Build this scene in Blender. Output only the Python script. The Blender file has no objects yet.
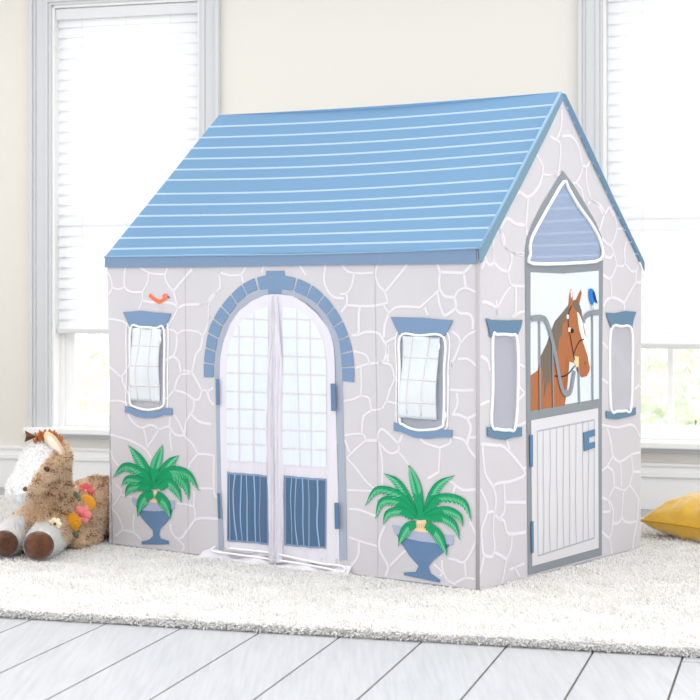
import bpy, math, random
import numpy as np
from mathutils import Vector
from mathutils.geometry import tessellate_polygon
random.seed(4); rng = np.random.default_rng(7)
SC = bpy.context.scene; COL = SC.collection

# ------------------------------------------------------------------ camera calibration
FPX, HY, CZ = 1640.0, 298.2, 0.846
cd = bpy.data.cameras.new('camera'); cam = bpy.data.objects.new('camera', cd); COL.objects.link(cam)
cam.location = (0, 0, CZ); cam.rotation_euler = (math.pi/2, 0, 0)
cd.sensor_width = 36; cd.lens = FPX/700*36; cd.shift_y = (HY-350)/700
cd.dof.use_dof = True; cd.dof.focus_distance = 5.0; cd.dof.aperture_fstop = 7.0
SC.camera = cam
SC.view_settings.view_transform = 'Standard'; SC.view_settings.look = 'None'
SC.view_settings.gamma = 1; SC.view_settings.use_curve_mapping = False
SC.view_settings.exposure = 0.26

def A(px, py, Y):
    return Vector(((px-350)/FPX*Y, Y, CZ+(HY-py)/FPX*Y))
def ray(px, py): return Vector(((px-350)/FPX, 1, (HY-py)/FPX))

# ------------------------------------------------------------------ materials
def lin(c):
    c = c/255
    return c/12.92 if c <= .04045 else ((c+.055)/1.055)**2.4
def rgb(r, g, b): return (lin(r), lin(g), lin(b), 1)
def mat(name, col, rough=.8, trans=0.0, bump=0.0, bscale=200, spec=.2, sheen=0, noise=None, metal=0, tcol=None):
    m = bpy.data.materials.new(name); m.use_nodes = True
    nt = m.node_tree; N = nt.nodes; L = nt.links
    b = N['Principled BSDF']; out = N['Material Output']
    c = rgb(*col)
    b.inputs['Base Color'].default_value = c
    b.inputs['Roughness'].default_value = rough
    b.inputs['Specular IOR Level'].default_value = spec
    b.inputs['Metallic'].default_value = metal
    if sheen: b.inputs['Sheen Weight'].default_value = sheen
    tc = N.new('ShaderNodeTexCoord')
    if noise:
        n = N.new('ShaderNodeTexNoise'); n.inputs['Scale'].default_value = noise[0]; n.inputs['Detail'].default_value = 4
        L.new(tc.outputs['Object'], n.inputs['Vector'])
        mx = N.new('ShaderNodeMix'); mx.data_type = 'RGBA'
        mx.inputs['A'].default_value = c; mx.inputs['B'].default_value = rgb(*noise[1])
        rp = N.new('ShaderNodeMapRange'); rp.inputs['From Min'].default_value = .35; rp.inputs['From Max'].default_value = .65
        L.new(n.outputs['Fac'], rp.inputs['Value']); L.new(rp.outputs['Result'], mx.inputs['Factor'])
        L.new(mx.outputs['Result'], b.inputs['Base Color'])
    if bump:
        n2 = N.new('ShaderNodeTexNoise'); n2.inputs['Scale'].default_value = bscale; n2.inputs['Detail'].default_value = 3
        L.new(tc.outputs['Object'], n2.inputs['Vector'])
        bp = N.new('ShaderNodeBump'); bp.inputs['Strength'].default_value = bump; bp.inputs['Distance'].default_value = .02
        L.new(n2.outputs['Fac'], bp.inputs['Height']); L.new(bp.outputs['Normal'], b.inputs['Normal'])
    if trans:
        t = N.new('ShaderNodeBsdfTranslucent'); t.inputs['Color'].default_value = rgb(*tcol) if tcol else c
        ms = N.new('ShaderNodeMixShader'); ms.inputs[0].default_value = trans
        L.new(b.outputs[0], ms.inputs[1]); L.new(t.outputs[0], ms.inputs[2]); L.new(ms.outputs[0], out.inputs[0])
    return m

M = {}
STONE = (211, 208, 212)
def M_(k, *a, **kw): M[k] = mat(k, *a, **kw)
M_('stone_cloth', STONE, .9, .18, .12, 9, noise=(5, (208, 205, 210)))
M_('mortar', (232, 229, 235), .9, .18)
M_('seam', (170, 166, 170), .9)
M_('roof_blue', (122, 161, 196), .85, .35, .10, 5)
M_('roof_stripe', (186, 208, 230), .85, .35)
M_('roof_band', (126, 150, 180), .85, .15, .15, 6)
M_('roof_teal', (118, 148, 166), .85, .1)  # gable flap: its dimmer light is put into the colour
M_('roof_hem', (140, 172, 198), .8, .1)
M_('block_blue', (118, 144, 176), .9, .05, .08, 12)
M_('block_teal', (100, 130, 156), .9, .05, .08, 12)
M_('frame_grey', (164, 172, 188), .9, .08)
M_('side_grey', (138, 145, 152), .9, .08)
M_('hinge', (98, 124, 156), .9)
M_('hinge_dark', (84, 118, 146), .9)
M_('curtain', (236, 233, 241), .85, .25, .1, 14)
M_('pane_print', (236, 244, 252), .85, .25)
M_('pane_line', (222, 216, 224), .85, .2)
M_('panel_blue', (82, 108, 138), .9, .05)
M_('panel_border', (132, 150, 178), .9)
M_('panel_stripe', (142, 172, 208), .9)
M_('piping', (246, 247, 248), .6, .1)
M_('flap', (232, 238, 242), .85, .25, .12, 14)
M_('flap_line', (214, 210, 214), .9)
M_('urn_grey', (160, 168, 190), .9)
M_('urn_blue', (92, 120, 156), .9, 0, 0, noise=(6, (100, 128, 162)))
M_('palm', (24, 146, 96), .9)
M_('palm_light', (110, 196, 152), .9)
M_('palm_dark', (20, 112, 78), .9)
M_('trunk', (226, 196, 158), .9)
M_('trunk_dark', (206, 140, 112), .9)
M_('orange', (236, 116, 78), .9)
M_('beak', (90, 100, 130), .9)
M_('stable_white', (224, 232, 240), .9, .15)
M_('door_white', (216, 215, 219), .9, .1, .1, 12)
M_('plank_line', (172, 176, 190), .9)
M_('latch', (90, 124, 156), .9)
M_('horse', (164, 104, 68), .9)
M_('horse_dark', (158, 96, 56), .9)
M_('mane_print', (112, 102, 92), .9)
M_('blaze', (244, 232, 224), .9)
M_('black_print', (40, 38, 44), .9)
M_('buckle', (232, 200, 150), .9)
M_('bird_blue', (40, 120, 205), .9)
M_('bird_navy', (24, 60, 130), .9)
M_('wall_paint', (225, 222, 215), .8, 0, .02, 60)
M_('trim_white', (206, 208, 211), .45, spec=.4)
M_('base_white', (238, 238, 238), .45, spec=.4)  # trim white lightened for the baseboard, offsets the shade near the floor
M_('sash_white', (240, 240, 240), .45, spec=.4)
M_('blind_white', (246, 247, 249), .5, .33)
M_('blind_rail', (214, 214, 214), .5)
M_('cord', (225, 225, 225), .8)
M_('rug_back', (246, 245, 242), .95)
M_('wool', (244, 243, 242), .9, .40)
M_('wool_b', (236, 235, 232), .9, .40)
M_('mustard', (212, 168, 58), .7, 0, .5, 16, sheen=.6, noise=(14, (206, 160, 48)))
M_('mustard_pipe', (200, 152, 44), .7)
M_('tan', (222, 190, 154), .95, sheen=.4, noise=(60, (188, 146, 108)))
M_('fur_light', (254, 238, 216), .9, .4)
M_('fur_mid', (240, 212, 178), .9, .3)
M_('fur_dark', (164, 114, 76), .9, .15)
M_('fur_white', (255, 255, 255), .9, .5)
M_('plush_white', (254, 253, 254), .95)
M_('hoof', (98, 58, 36), .85, 0, .6, 40, sheen=.5, noise=(30, (66, 38, 24)))
M_('yarn', (182, 112, 62), .9)
M_('ear_inner', (238, 222, 208), .9)
M_('ear_dark', (98, 64, 48), .9)
M_('eye', (18, 12, 10), .15, spec=.6)
M_('pink', (236, 140, 140), .95); M_('coral', (218, 108, 108), .95)
M_('gold', (234, 168, 48), .95); M_('ochre', (226, 160, 62), .95)
M_('cream', (244, 232, 200), .95); M_('sage', (104, 116, 96), .95)
M_('leaf_out', (228, 234, 220), .9, .3); M_('ground', (214, 216, 208), .9)  # leaves and lawn bleached: outdoor overexposure put into their colours
M_('bark', (120, 100, 80), .9)

def floor_material():
    m = bpy.data.materials.new('painted_planks'); m.use_nodes = True; nt = m.node_tree; N = nt.nodes; L = nt.links
    b = N['Principled BSDF']; tc = N.new('ShaderNodeTexCoord')
    mp = N.new('ShaderNodeMapping'); mp.inputs['Rotation'].default_value = (0, 0, math.radians(15.5)); mp.inputs['Scale'].default_value = (22, 1.3, 1)
    L.new(tc.outputs['Object'], mp.inputs['Vector'])
    n = N.new('ShaderNodeTexNoise'); n.inputs['Scale'].default_value = 3.2; n.inputs['Detail'].default_value = 8; n.inputs['Roughness'].default_value = .65
    L.new(mp.outputs[0], n.inputs['Vector'])
    cr = N.new('ShaderNodeValToRGB'); cr.color_ramp.elements[0].position = .3; cr.color_ramp.elements[0].color = rgb(156, 158, 163)
    cr.color_ramp.elements[1].position = .62; cr.color_ramp.elements[1].color = rgb(170, 172, 176)
    L.new(n.outputs['Fac'], cr.inputs[0]); L.new(cr.outputs[0], b.inputs['Base Color'])
    b.inputs['Roughness'].default_value = .42; b.inputs['Specular IOR Level'].default_value = .35
    bp = N.new('ShaderNodeBump'); bp.inputs['Strength'].default_value = .12; bp.inputs['Distance'].default_value = .004
    L.new(n.outputs['Fac'], bp.inputs['Height']); L.new(bp.outputs[0], b.inputs['Normal'])
    return m
M['planks'] = floor_material()
M_('plank_gap', (96, 88, 84), .9)

def voronoi_stone():
    m = bpy.data.materials.new('stone_print'); m.use_nodes = True; nt = m.node_tree; N = nt.nodes; L = nt.links
    b = N['Principled BSDF']; out = N['Material Output']; tc = N.new('ShaderNodeTexCoord')
    v = N.new('ShaderNodeTexVoronoi'); v.feature = 'DISTANCE_TO_EDGE'; v.inputs['Scale'].default_value = 6.5
    L.new(tc.outputs['Object'], v.inputs['Vector'])
    mr = N.new('ShaderNodeMapRange'); mr.inputs['From Min'].default_value = .035; mr.inputs['From Max'].default_value = .05
    L.new(v.outputs['Distance'], mr.inputs['Value'])
    mx = N.new('ShaderNodeMix'); mx.data_type = 'RGBA'; mx.inputs['A'].default_value = rgb(232, 229, 235); mx.inputs['B'].default_value = rgb(*STONE)
    L.new(mr.outputs[0], mx.inputs['Factor']); L.new(mx.outputs['Result'], b.inputs['Base Color'])
    b.inputs['Roughness'].default_value = .9
    t = N.new('ShaderNodeBsdfTranslucent'); L.new(mx.outputs['Result'], t.inputs['Color'])
    ms = N.new('ShaderNodeMixShader'); ms.inputs[0].default_value = .2
    L.new(b.outputs[0], ms.inputs[1]); L.new(t.outputs[0], ms.inputs[2]); L.new(ms.outputs[0], out.inputs[0])
    return m
M['stone_print'] = voronoi_stone()
def net_material(nm, col, clear):
    m = bpy.data.materials.new(nm); m.use_nodes = True; nt = m.node_tree; N = nt.nodes; L = nt.links
    b = N['Principled BSDF']; out = N['Material Output']
    b.inputs['Base Color'].default_value = rgb(*col); b.inputs['Roughness'].default_value = .8
    t = N.new('ShaderNodeBsdfTransparent'); ms = N.new('ShaderNodeMixShader'); ms.inputs[0].default_value = clear
    L.new(b.outputs[0], ms.inputs[1]); L.new(t.outputs[0], ms.inputs[2]); L.new(ms.outputs[0], out.inputs[0])
    return m
M['netting'] = net_material('netting', (244, 242, 252), .66)
M['netting_gable'] = net_material('netting_gable', (192, 202, 228), .56)
def glass_material():
    m = bpy.data.materials.new('window_glass'); m.use_nodes = True; nt = m.node_tree; N = nt.nodes; L = nt.links
    out = N['Material Output']; N.remove(N['Principled BSDF'])
    t = N.new('ShaderNodeBsdfTransparent'); t.inputs[0].default_value = (.97, .98, .98, 1)
    g = N.new('ShaderNodeBsdfGlossy'); g.inputs['Roughness'].default_value = .02
    ms = N.new('ShaderNodeMixShader'); ms.inputs[0].default_value = .06
    L.new(t.outputs[0], ms.inputs[1]); L.new(g.outputs[0], ms.inputs[2]); L.new(ms.outputs[0], out.inputs[0])
    return m
M['glass'] = glass_material()

# ------------------------------------------------------------------ object helpers
def empty(name, loc, label=None, cat=None, kind=None, parent=None, group=None):
    o = bpy.data.objects.new(name, None); COL.objects.link(o); o.location = loc; o.empty_display_size = .05
    tag(o, label, cat, kind, group); return o
def tag(o, label=None, cat=None, kind=None, group=None):
    if label: o['label'] = label
    if cat: o['category'] = cat
    if kind: o['kind'] = kind
    if group: o['group'] = group
    return o
def root_loc(o):
    v = Vector((0, 0, 0))
    while o is not None: v = v+o.location; o = o.parent
    return v
class MB:
    """collects geometry in world coordinates; build() links it as one mesh object"""
    def __init__(s): s.v = []; s.f = []; s.m = []; s.mats = []
    def mi(s, k):
        if k not in s.mats: s.mats.append(k)
        return s.mats.index(k)
    def face(s, pts, k):
        i = len(s.v); s.v += [tuple(p) for p in pts]; s.f.append(tuple(range(i, i+len(pts)))); s.m.append(s.mi(k))
    def raw(s, vs, fs, k):
        i = len(s.v); s.v += [tuple(p) for p in vs]; mi = s.mi(k)
        for f in fs: s.f.append(tuple(i+j for j in f)); s.m.append(mi)
    def box(s, p, ax, ay, az, k):
        """p corner, three edge vectors"""
        c = [p, p+ax, p+ax+ay, p+ay]; c += [q+az for q in c]
        s.raw(c, [(0, 3, 2, 1), (4, 5, 6, 7), (0, 1, 5, 4), (1, 2, 6, 5), (2, 3, 7, 6), (3, 0, 4, 7)], k)
    def tube(s, pts, r, k, n=8, closed=False, flat=None):
        pts = [Vector(p) for p in pts]; rr = r if isinstance(r, (list, tuple)) else [r]*len(pts)
        N = len(pts); vs = []; prev = None
        for i, p in enumerate(pts):
            a = pts[(i-1) % N] if (closed or i > 0) else p; b = pts[(i+1) % N] if (closed or i < N-1) else p
            t = (b-a).normalized()
            if prev is None:
                q = Vector((0, 0, 1)) if abs(t.z) < .9 else Vector((1, 0, 0)); n1 = t.cross(q).normalized()
            else: n1 = (prev-t*prev.dot(t)).normalized()
            prev = n1; n2 = t.cross(n1)
            for j in range(n):
                an = 2*math.pi*j/n; vs.append(p+(n1*math.cos(an)+n2*math.sin(an))*rr[i])
        fs = []
        for i in range(N if closed else N-1):
            for j in range(n):
                a = i*n+j; b = i*n+(j+1) % n; c = ((i+1) % N)*n+(j+1) % n; d = ((i+1) % N)*n+j
                fs.append((a, b, c, d))
        if not closed:
            fs.append(tuple(range(n-1, -1, -1))); fs.append(tuple(range((N-1)*n, N*n)))
        s.raw(vs, fs, k)
    def ball(s, c, r, k, n=12, m=8, basis=None):
        c = Vector(c); r = Vector(r) if not isinstance(r, (int, float)) else Vector((r, r, r))
        vs = []; fs = []
        for i in range(m+1):
            ph = math.pi*i/m
            for j in range(n):
                th = 2*math.pi*j/n; q = Vector((math.sin(ph)*math.cos(th)*r.x, math.sin(ph)*math.sin(th)*r.y, math.cos(ph)*r.z))
                if basis: q = basis[0]*q.x+basis[1]*q.y+basis[2]*q.z
                vs.append(c+q)
        for i in range(m):
            for j in range(n): fs.append((i*n+j, (i+1)*n+j, (i+1)*n+(j+1) % n, i*n+(j+1) % n))
        s.raw(vs, fs, k)
    def build(s, name, parent=None, smooth=False, label=None):
        off = root_loc(parent) if parent else Vector((0, 0, 0))
        me = bpy.data.meshes.new(name); me.from_pydata([Vector(v)-off for v in s.v], [], s.f)
        for k in s.mats: me.materials.append(M[k])
        me.polygons.foreach_set('material_index', s.m)
        if smooth: me.polygons.foreach_set('use_smooth', [True]*len(s.f))
        me.update()
        o = bpy.data.objects.new(name, me); COL.objects.link(o)
        if parent: o.parent = parent
        if label: o['label'] = label
        return o
def solidify(o, t, offset=-1):
    m = o.modifiers.new('thickness', 'SOLIDIFY'); m.thickness = t; m.offset = offset; return o
def bevel(o, w, seg=2):
    m = o.modifiers.new('bevel', 'BEVEL'); m.width = w; m.segments = seg; m.limit_method = 'ANGLE'; return o

def crv(pts, n=6, closed=False):
    """Catmull-Rom through 2D/3D points"""
    P = [Vector(p) for p in pts]; N = len(P)
    if N < 3 and not closed: return P
    out = []
    for i in range(N if closed else N-1):
        p1 = P[i]; p2 = P[(i+1) % N]
        p0 = P[(i-1) % N] if (closed or i > 0) else p1*2-p2
        p3 = P[(i+2) % N] if (closed or i < N-2) else p2*2-p1
        for j in range(n):
            t = j/n
            out.append(.5*((2*p1)+(p2-p0)*t+(2*p0-5*p1+4*p2-p3)*t*t+(3*p1-p0-3*p2+p3)*t**3))
    if not closed: out.append(P[-1])
    return out
def lerp_table(tab, x):
    if x <= tab[0][0]: return tab[0][1]
    for (a, b), (c, d) in zip(tab, tab[1:]):
        if x <= c: return b+(d-b)*(x-a)/(c-a)
    return tab[-1][1]

# ------------------------------------------------------------------ sheets: planes the cloth prints lie on
class Sheet:
    def __init__(s, o, d, n, wave=None): s.o = Vector(o); s.d = Vector(d).normalized(); s.n = Vector(n).normalized(); s.wave = wave
    def px(s, x, y):
        r = ray(x, y); c = Vector((0, 0, CZ)); t = (s.o-c).dot(s.n)/r.dot(s.n); p = c+r*t
        return Vector(((p-s.o).dot(s.d), p.z))
    def to3(s, a, z, off=0):
        if s.wave: off = off+s.wave(a, z)
        p = s.o+s.d*a+s.n*off; return Vector((p.x, p.y, z))
    def at(s, x, y, off=0):
        q = s.px(x, y); return s.to3(q.x, q.y, off)
YAW = .6475
u = Vector((-math.cos(YAW), math.sin(YAW), 0)); v = Vector((math.sin(YAW), math.cos(YAW), 0))
NB = Vector((.371, 4.761, 0)); W, D, H, AP = 1.5076, 1.0157, .95, 1.486
FR = Sheet(NB, u, -v); SD = Sheet(NB, v, -u)
BK = Sheet(NB+v*D, u, v); LF = Sheet(NB+u*W, v, u)
def cwave(a, z): return .004*math.sin(a*95+z*3)*min(1, max(.15, (1.0-z)*1.4))+.0035*math.sin(a*41+1.3)
CU = Sheet(NB, u, -v, wave=cwave)

def C(ox, oy, s, pts): return [(ox+x/s, oy+y/s) for x, y in pts]
def poly(mb, sh, pts, off, k, smooth=0, holes=()):
    """pts in photo pixels measured on that cloth plane -> flat print"""
    if smooth: pts = [tuple(p) for p in crv(pts, smooth, True)]
    q = [sh.px(*p) for p in pts]; loops = [[Vector((p.x, p.y, 0)) for p in q]]
    allq = list(q)
    for h in holes:
        hq = [sh.px(*p) for p in h]; loops.append([Vector((p.x, p.y, 0)) for p in hq]); allq += hq
    tr = tessellate_polygon(loops)
    mb.raw([sh.to3(p.x, p.y, off) for p in allq], tr, k)
def stroke(mb, sh, pts, w, off, k, n=5, taper=False, w1=None):
    q = [sh.px(*p) for p in pts]
    if len(q) > 2: q = crv(q, n)
    elif len(q) == 2: q = [q[0].lerp(q[1], i/8) for i in range(9)]
    N = len(q); vs = []
    for i, p in enumerate(q):
        a = q[max(0, i-1)]; b = q[min(N-1, i+1)]; t = (b-a)
        if t.length < 1e-9: t = Vector((1, 0))
        t.normalize(); nn = Vector((-t.y, t.x)); ww = w/2
        if taper: ww *= max(.12, 1-i/(N-1))
        if w1 is not None: ww = (w+(w1-w)*i/(N-1))/2
        vs += [sh.to3(*(p+nn*ww), off), sh.to3(*(p-nn*ww), off)]
    mb.raw(vs, [(2*i, 2*i+1, 2*i+3, 2*i+2) for i in range(N-1)], k)
def colpatch(mb, sh, x0, x1, top, bot, off, k, nx=24, ny=40):
    vs = []
    for i in range(nx+1):
        x = x0+(x1-x0)*i/nx; a = top(x); b = bot(x)
        for j in range(ny+1): vs.append(sh.at(x, a+(b-a)*j/ny, off))
    fs = [(i*(ny+1)+j, (i+1)*(ny+1)+j, (i+1)*(ny+1)+j+1, i*(ny+1)+j+1) for i in range(nx) for j in range(ny)]
    mb.raw(vs, fs, k)
def pipe(sh, pts, r, off, k, name, parent, closed=True, n=5):
    mb = MB(); q = [sh.px(*p) for p in pts]; q = crv(q, n, closed)
    mb.tube([sh.to3(p.x, p.y, off) for p in q], r, k, 8, closed); return mb.build(name, parent, True)

# ================================================================== ROOM
YR = math.radians(15.5)
E_ = Vector((math.cos(YR), -math.sin(YR), 0)); D_ = Vector((math.sin(YR), math.cos(YR), 0)); Z_ = Vector((0, 0, 1))
FZ = -.03; WD = 6.9
def R(e, d, z): return E_*e+D_*d+Z_*z
WL = Sheet(D_*WD, E_, -D_)
def wpx(x, y): return WL.px(x, y)
# floor boards
fl = MB(); fl.face([R(-6, .5, FZ-.004), R(6, .5, FZ-.004), R(6, WD+.1, FZ-.004), R(-6, WD+.1, FZ-.004)], 'plank_gap')
def floor_e(x, y):
    r = ray(x, y); t = (FZ-CZ)/r.z; p = Vector((0, 0, CZ))+r*t; return p.dot(E_), p.dot(D_)
e0, _ = floor_e(357, 700); e1, _ = floor_e(668, 700); pw = (e1-e0)/3; g = .0028
jd = floor_e(690, 662)[1]
for i in range(-22, 24):
    a = e0+pw*i; ds = [.5]
    rnd = random.Random(i*7+1)
    d = jd if i == 3 else (3.2+.1 if False else rnd.uniform(4.3, 5.4))
    cuts = [.5, d, d+1.9, WD+.1] if d+1.9 < WD+.05 else [.5, d, WD+.1]
    if i == 3: cuts = [.5, d, WD+.1]
    for c0, c1 in zip(cuts, cuts[1:]):
        fl.box(R(a+g, c0+g, FZ-.02), E_*(pw-2*g), D_*(c1-c0-2*g), Z_*.02, 'planks')
o = fl.build('floor'); tag(o, kind='structure'); 

# windows
zs = wpx(52, 427).y; zt = wpx(60, 5).y
WIN = [(wpx(52, 300).x, wpx(200, 300).x, 'left'), (wpx(603, 300).x, wpx(603, 300).x+.82, 'right')]
def wall_quad(mb, a, b, z0, z1): mb.box(R(a, WD, z0), E_*(b-a), D_*.14, Z_*(z1-z0), 'wall_paint')
wm = MB(); ez = [-4.4, WIN[0][0], WIN[0][1], WIN[1][0], WIN[1][1], 3.6]
for i in (0, 2, 4): wall_quad(wm, ez[i], ez[i+1], FZ, 2.7)
for i in (1, 3): wall_quad(wm, ez[i], ez[i+1], FZ, zs-.02); wall_quad(wm, ez[i], ez[i+1], zt, 2.7)
tag(wm.build('wall_back'), kind='structure')
bb = MB()
for z0, z1, t in ((FZ, .105, .016), (.105, .125, .024), (.125, .150, .014), (.150, .163, .02)):
    bb.box(R(-4.4, WD-t, z0), E_*8.0, D_*t, Z_*(z1-z0), 'base_white')
tag(bevel(bb.build('baseboard_back'), .0015), kind='structure')
CW = .10
for wi, (a, b, side) in enumerate(WIN):
    wn = empty('window_%d' % (wi+1), R((a+b)/2, WD, zs), kind='structure')
    c = MB()
    def frame(t0, t1, th):   # moulding ring from t0..t1 outside the opening
        for p, w_, h0, h1 in ((a-t1, t1-t0, zs, zt+t1), (b+t0, t1-t0, zs, zt+t1)):
            c.box(R(p, WD-th, h0), E_*w_, D_*th, Z_*(h1-h0), 'trim_white')
        c.box(R(a-t0, WD-th, zt+t0), E_*(b-a+2*t0), D_*th, Z_*(t1-t0), 'trim_white')
    frame(0, .012, .014); frame(.012, .03, .022); frame(.03, .072, .016); frame(.072, .084, .024); frame(.084, CW, .036)
    bevel(c.build('window_casing', wn), .0015)
    j = MB()
    j.box(R(a-.001, WD, zs), E_*.012, D_*.14, Z_*(zt-zs), 'sash_white'); j.box(R(b-.011, WD, zs), E_*.012, D_*.14, Z_*(zt-zs), 'sash_white')
    j.box(R(a, WD, zt-.012), E_*(b-a), D_*.14, Z_*.012, 'sash_white')
    j.build('window_jamb', wn)
    s = MB(); s.box(R(a-CW-.02, WD-.06, zs-.028), E_*(b-a+2*CW+.04), D_*.20, Z_*.028, 'sash_white')
    s.box(R(a-CW, WD-.022, zs-.028-.02), E_*(b-a+2*CW), D_*.022, Z_*.02, 'trim_white')
    bevel(s.build('window_sill', wn), .005)
    f = MB(); sw = .05; zm = (zs+zt)/2
    lo = [(a+.045, zs), (zs+.0, 0)]
    x0, x1 = a+.03, b-.03
    f.box(R(x0, WD+.075, zs), E_*sw, D_*.035, Z_*(zm-zs), 'sash_white'); f.box(R(x1-sw, WD+.075, zs), E_*sw, D_*.035, Z_*(zm-zs), 'sash_white')
    f.box(R(x0+sw, WD+.075, zs), E_*(x1-x0-2*sw), D_*.035, Z_*.06, 'sash_white')
    f.box(R(x0+sw, WD+.075, zm-.04), E_*(x1-x0-2*sw), D_*.035, Z_*.04, 'sash_white')
    f.box(R(x0, WD+.105, zm), E_*sw, D_*.03, Z_*(zt-zm-.012), 'sash_white'); f.box(R(x1-sw, WD+.105, zm), E_*sw, D_*.03, Z_*(zt-zm-.012), 'sash_white')
    f.box(R(x0+sw, WD+.105, zt-.06), E_*(x1-x0-2*sw), D_*.03, Z_*.048, 'sash_white')
    st = MB()
    st.box(R(a+.011, WD+.06, zs), E_*.022, D_*.06, Z_*(zt-zs-.012), 'sash_white'); st.box(R(b-.033, WD+.06, zs), E_*.022, D_*.06, Z_*(zt-zs-.012), 'sash_white')
    st.build('window_stop', wn)
    mull = (wpx(669, 400).x,) if wi else ((a+b)/2,)
    for mx in mull: f.box(R(mx-.013, WD+.08, zs+.06), E_*.026, D_*.025, Z_*(zm-zs-.10), 'sash_white')
    bevel(f.build('window_sash', wn), .003)
    gl = MB(); gl.box(R(x0+sw-.005, WD+.09, zs+.055), E_*(x1-x0-2*sw+.01), D_*.004, Z_*(zm-zs-.09), 'glass'); gl.build('window_pane', wn)
    gl = MB(); gl.box(R(x0+sw-.005, WD+.118, zm), E_*(x1-x0-2*sw+.01), D_*.004, Z_*(zt-zm-.06), 'glass'); gl.build('window_pane', wn)
    # blind
    zb = wpx(60, 331).y if wi == 0 else wpx(660, 346).y
    bl = empty('window_blind', R((a+b)/2, WD+.03, zt-.014),
               'white slatted blind lowered over the upper part of the left window' if wi == 0 else 'white slatted blind lowered in the right window beside the gable of the playhouse',
               'window blind')
    hb = MB(); hb.box(R(a+.013, WD+.012, zt-.065), E_*(b-a-.026), D_*.045, Z_*.05, 'blind_white')
    bevel(hb.build('headrail', bl), .003)
    sl = MB(); pit = .048; z = zb+.03; ang = math.radians(74)
    hw = .0265; de = D_*math.cos(ang)*hw; dz = Z_*math.sin(ang)*hw
    while z < zt-.05:
        cpt = R(a+.018, WD+.036, z); ln = E_*(b-a-.036)
        pr = []
        for q in range(7):
            t = q/6*2-1; pr.append((t, (1-t*t)*.0022))
        nrm = (D_*math.sin(ang)-Z_*math.cos(ang))*-1
        up = [cpt+de*t+dz*t+nrm*h for t, h in pr]; lo_ = [p-nrm*.0022 for p in up]
        ring = up+lo_[::-1]; n_ = len(ring)
        sl.raw(ring+[p+ln for p in ring], [(i, (i+1) % n_, n_+(i+1) % n_, n_+i) for i in range(n_)]+[tuple(range(n_-1, -1, -1)), tuple(range(n_, 2*n_))], 'blind_white')
        z += pit
    sl.build('slats', bl)
    br = MB(); br.box(R(a+.016, WD+.018, zb-.012), E_*(b-a-.032), D_*.036, Z_*.022, 'blind_rail'); bevel(br.build('bottom_rail', bl), .004)
    for fr in (.2, .5, .8):
        lc = MB(); e = a+(b-a)*fr; lc.tube([R(e, WD+.012, zb), R(e, WD+.012, zt-.06)], .0012, 'cord', 6); lc.build('ladder_cord', bl)
for side, e in (('left', -4.4), ('right', 3.6)):
    w_ = MB(); w_.box(R(e-(.1 if e < 0 else 0), 5.2, FZ), E_*.1, D_*(WD-5.2+.14), Z_*2.7, 'wall_paint')
    tag(w_.build('wall_'+side), kind='structure')

cl_ = MB(); cl_.box(R(-4.5, 6.35, 2.7), E_*8.2, D_*(WD+.14-6.35), Z_*.1, 'trim_white'); tag(cl_.build('ceiling'), kind='structure')  # unseen ceiling, added to block top light, cut back so sun reaches the rug
# outside
gd = MB(); gd.face([R(-12, WD+.15, -.5), R(12, WD+.15, -.5), R(12, 25, -.5), R(-12, 25, -.5)], 'ground')
tag(gd.build('lawn'), 'pale lawn outside beyond the windows', 'lawn', 'structure')
def shrub(e, d, h, r, lab, seed):
    rr = random.Random(seed); t = empty('shrub', R(e, d, -.5), lab, 'shrub')
    s = MB(); s.tube([R(e, d, -.5), R(e+.03, d, -.2), R(e, d, h*.6-.5)], [.04, .03, .015], 'bark'); s.build('stem', t)
    L_ = MB()
    for i in range(900):
        th = rr.uniform(0, 6.28); ph = rr.uniform(-1, 1); q = rr.uniform(.5, 1)**.5
        c = R(e, d, h*.6-.5)+Vector((math.cos(th)*math.sqrt(1-ph*ph)*r*q, math.sin(th)*math.sqrt(1-ph*ph)*r*q, ph*h*.45*q))
        a_ = Vector((rr.uniform(-1, 1), rr.uniform(-1, 1), rr.uniform(-1, 1))).normalized(); b_ = a_.orthogonal().normalized()
        L_.face([c-a_*.07, c+b_*.03, c+a_*.07, c-b_*.03], 'leaf_out')
    L_.build('foliage', t)
shrub(wpx(690, 400).x*1.25, 9.2, 1.15, .5, 'leafy green shrub outside the lower right window pane', 3)
shrub(wpx(100, 380).x*1.3, 9.6, 1.25, .55, 'leafy green shrub outside the left window', 5)

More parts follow.
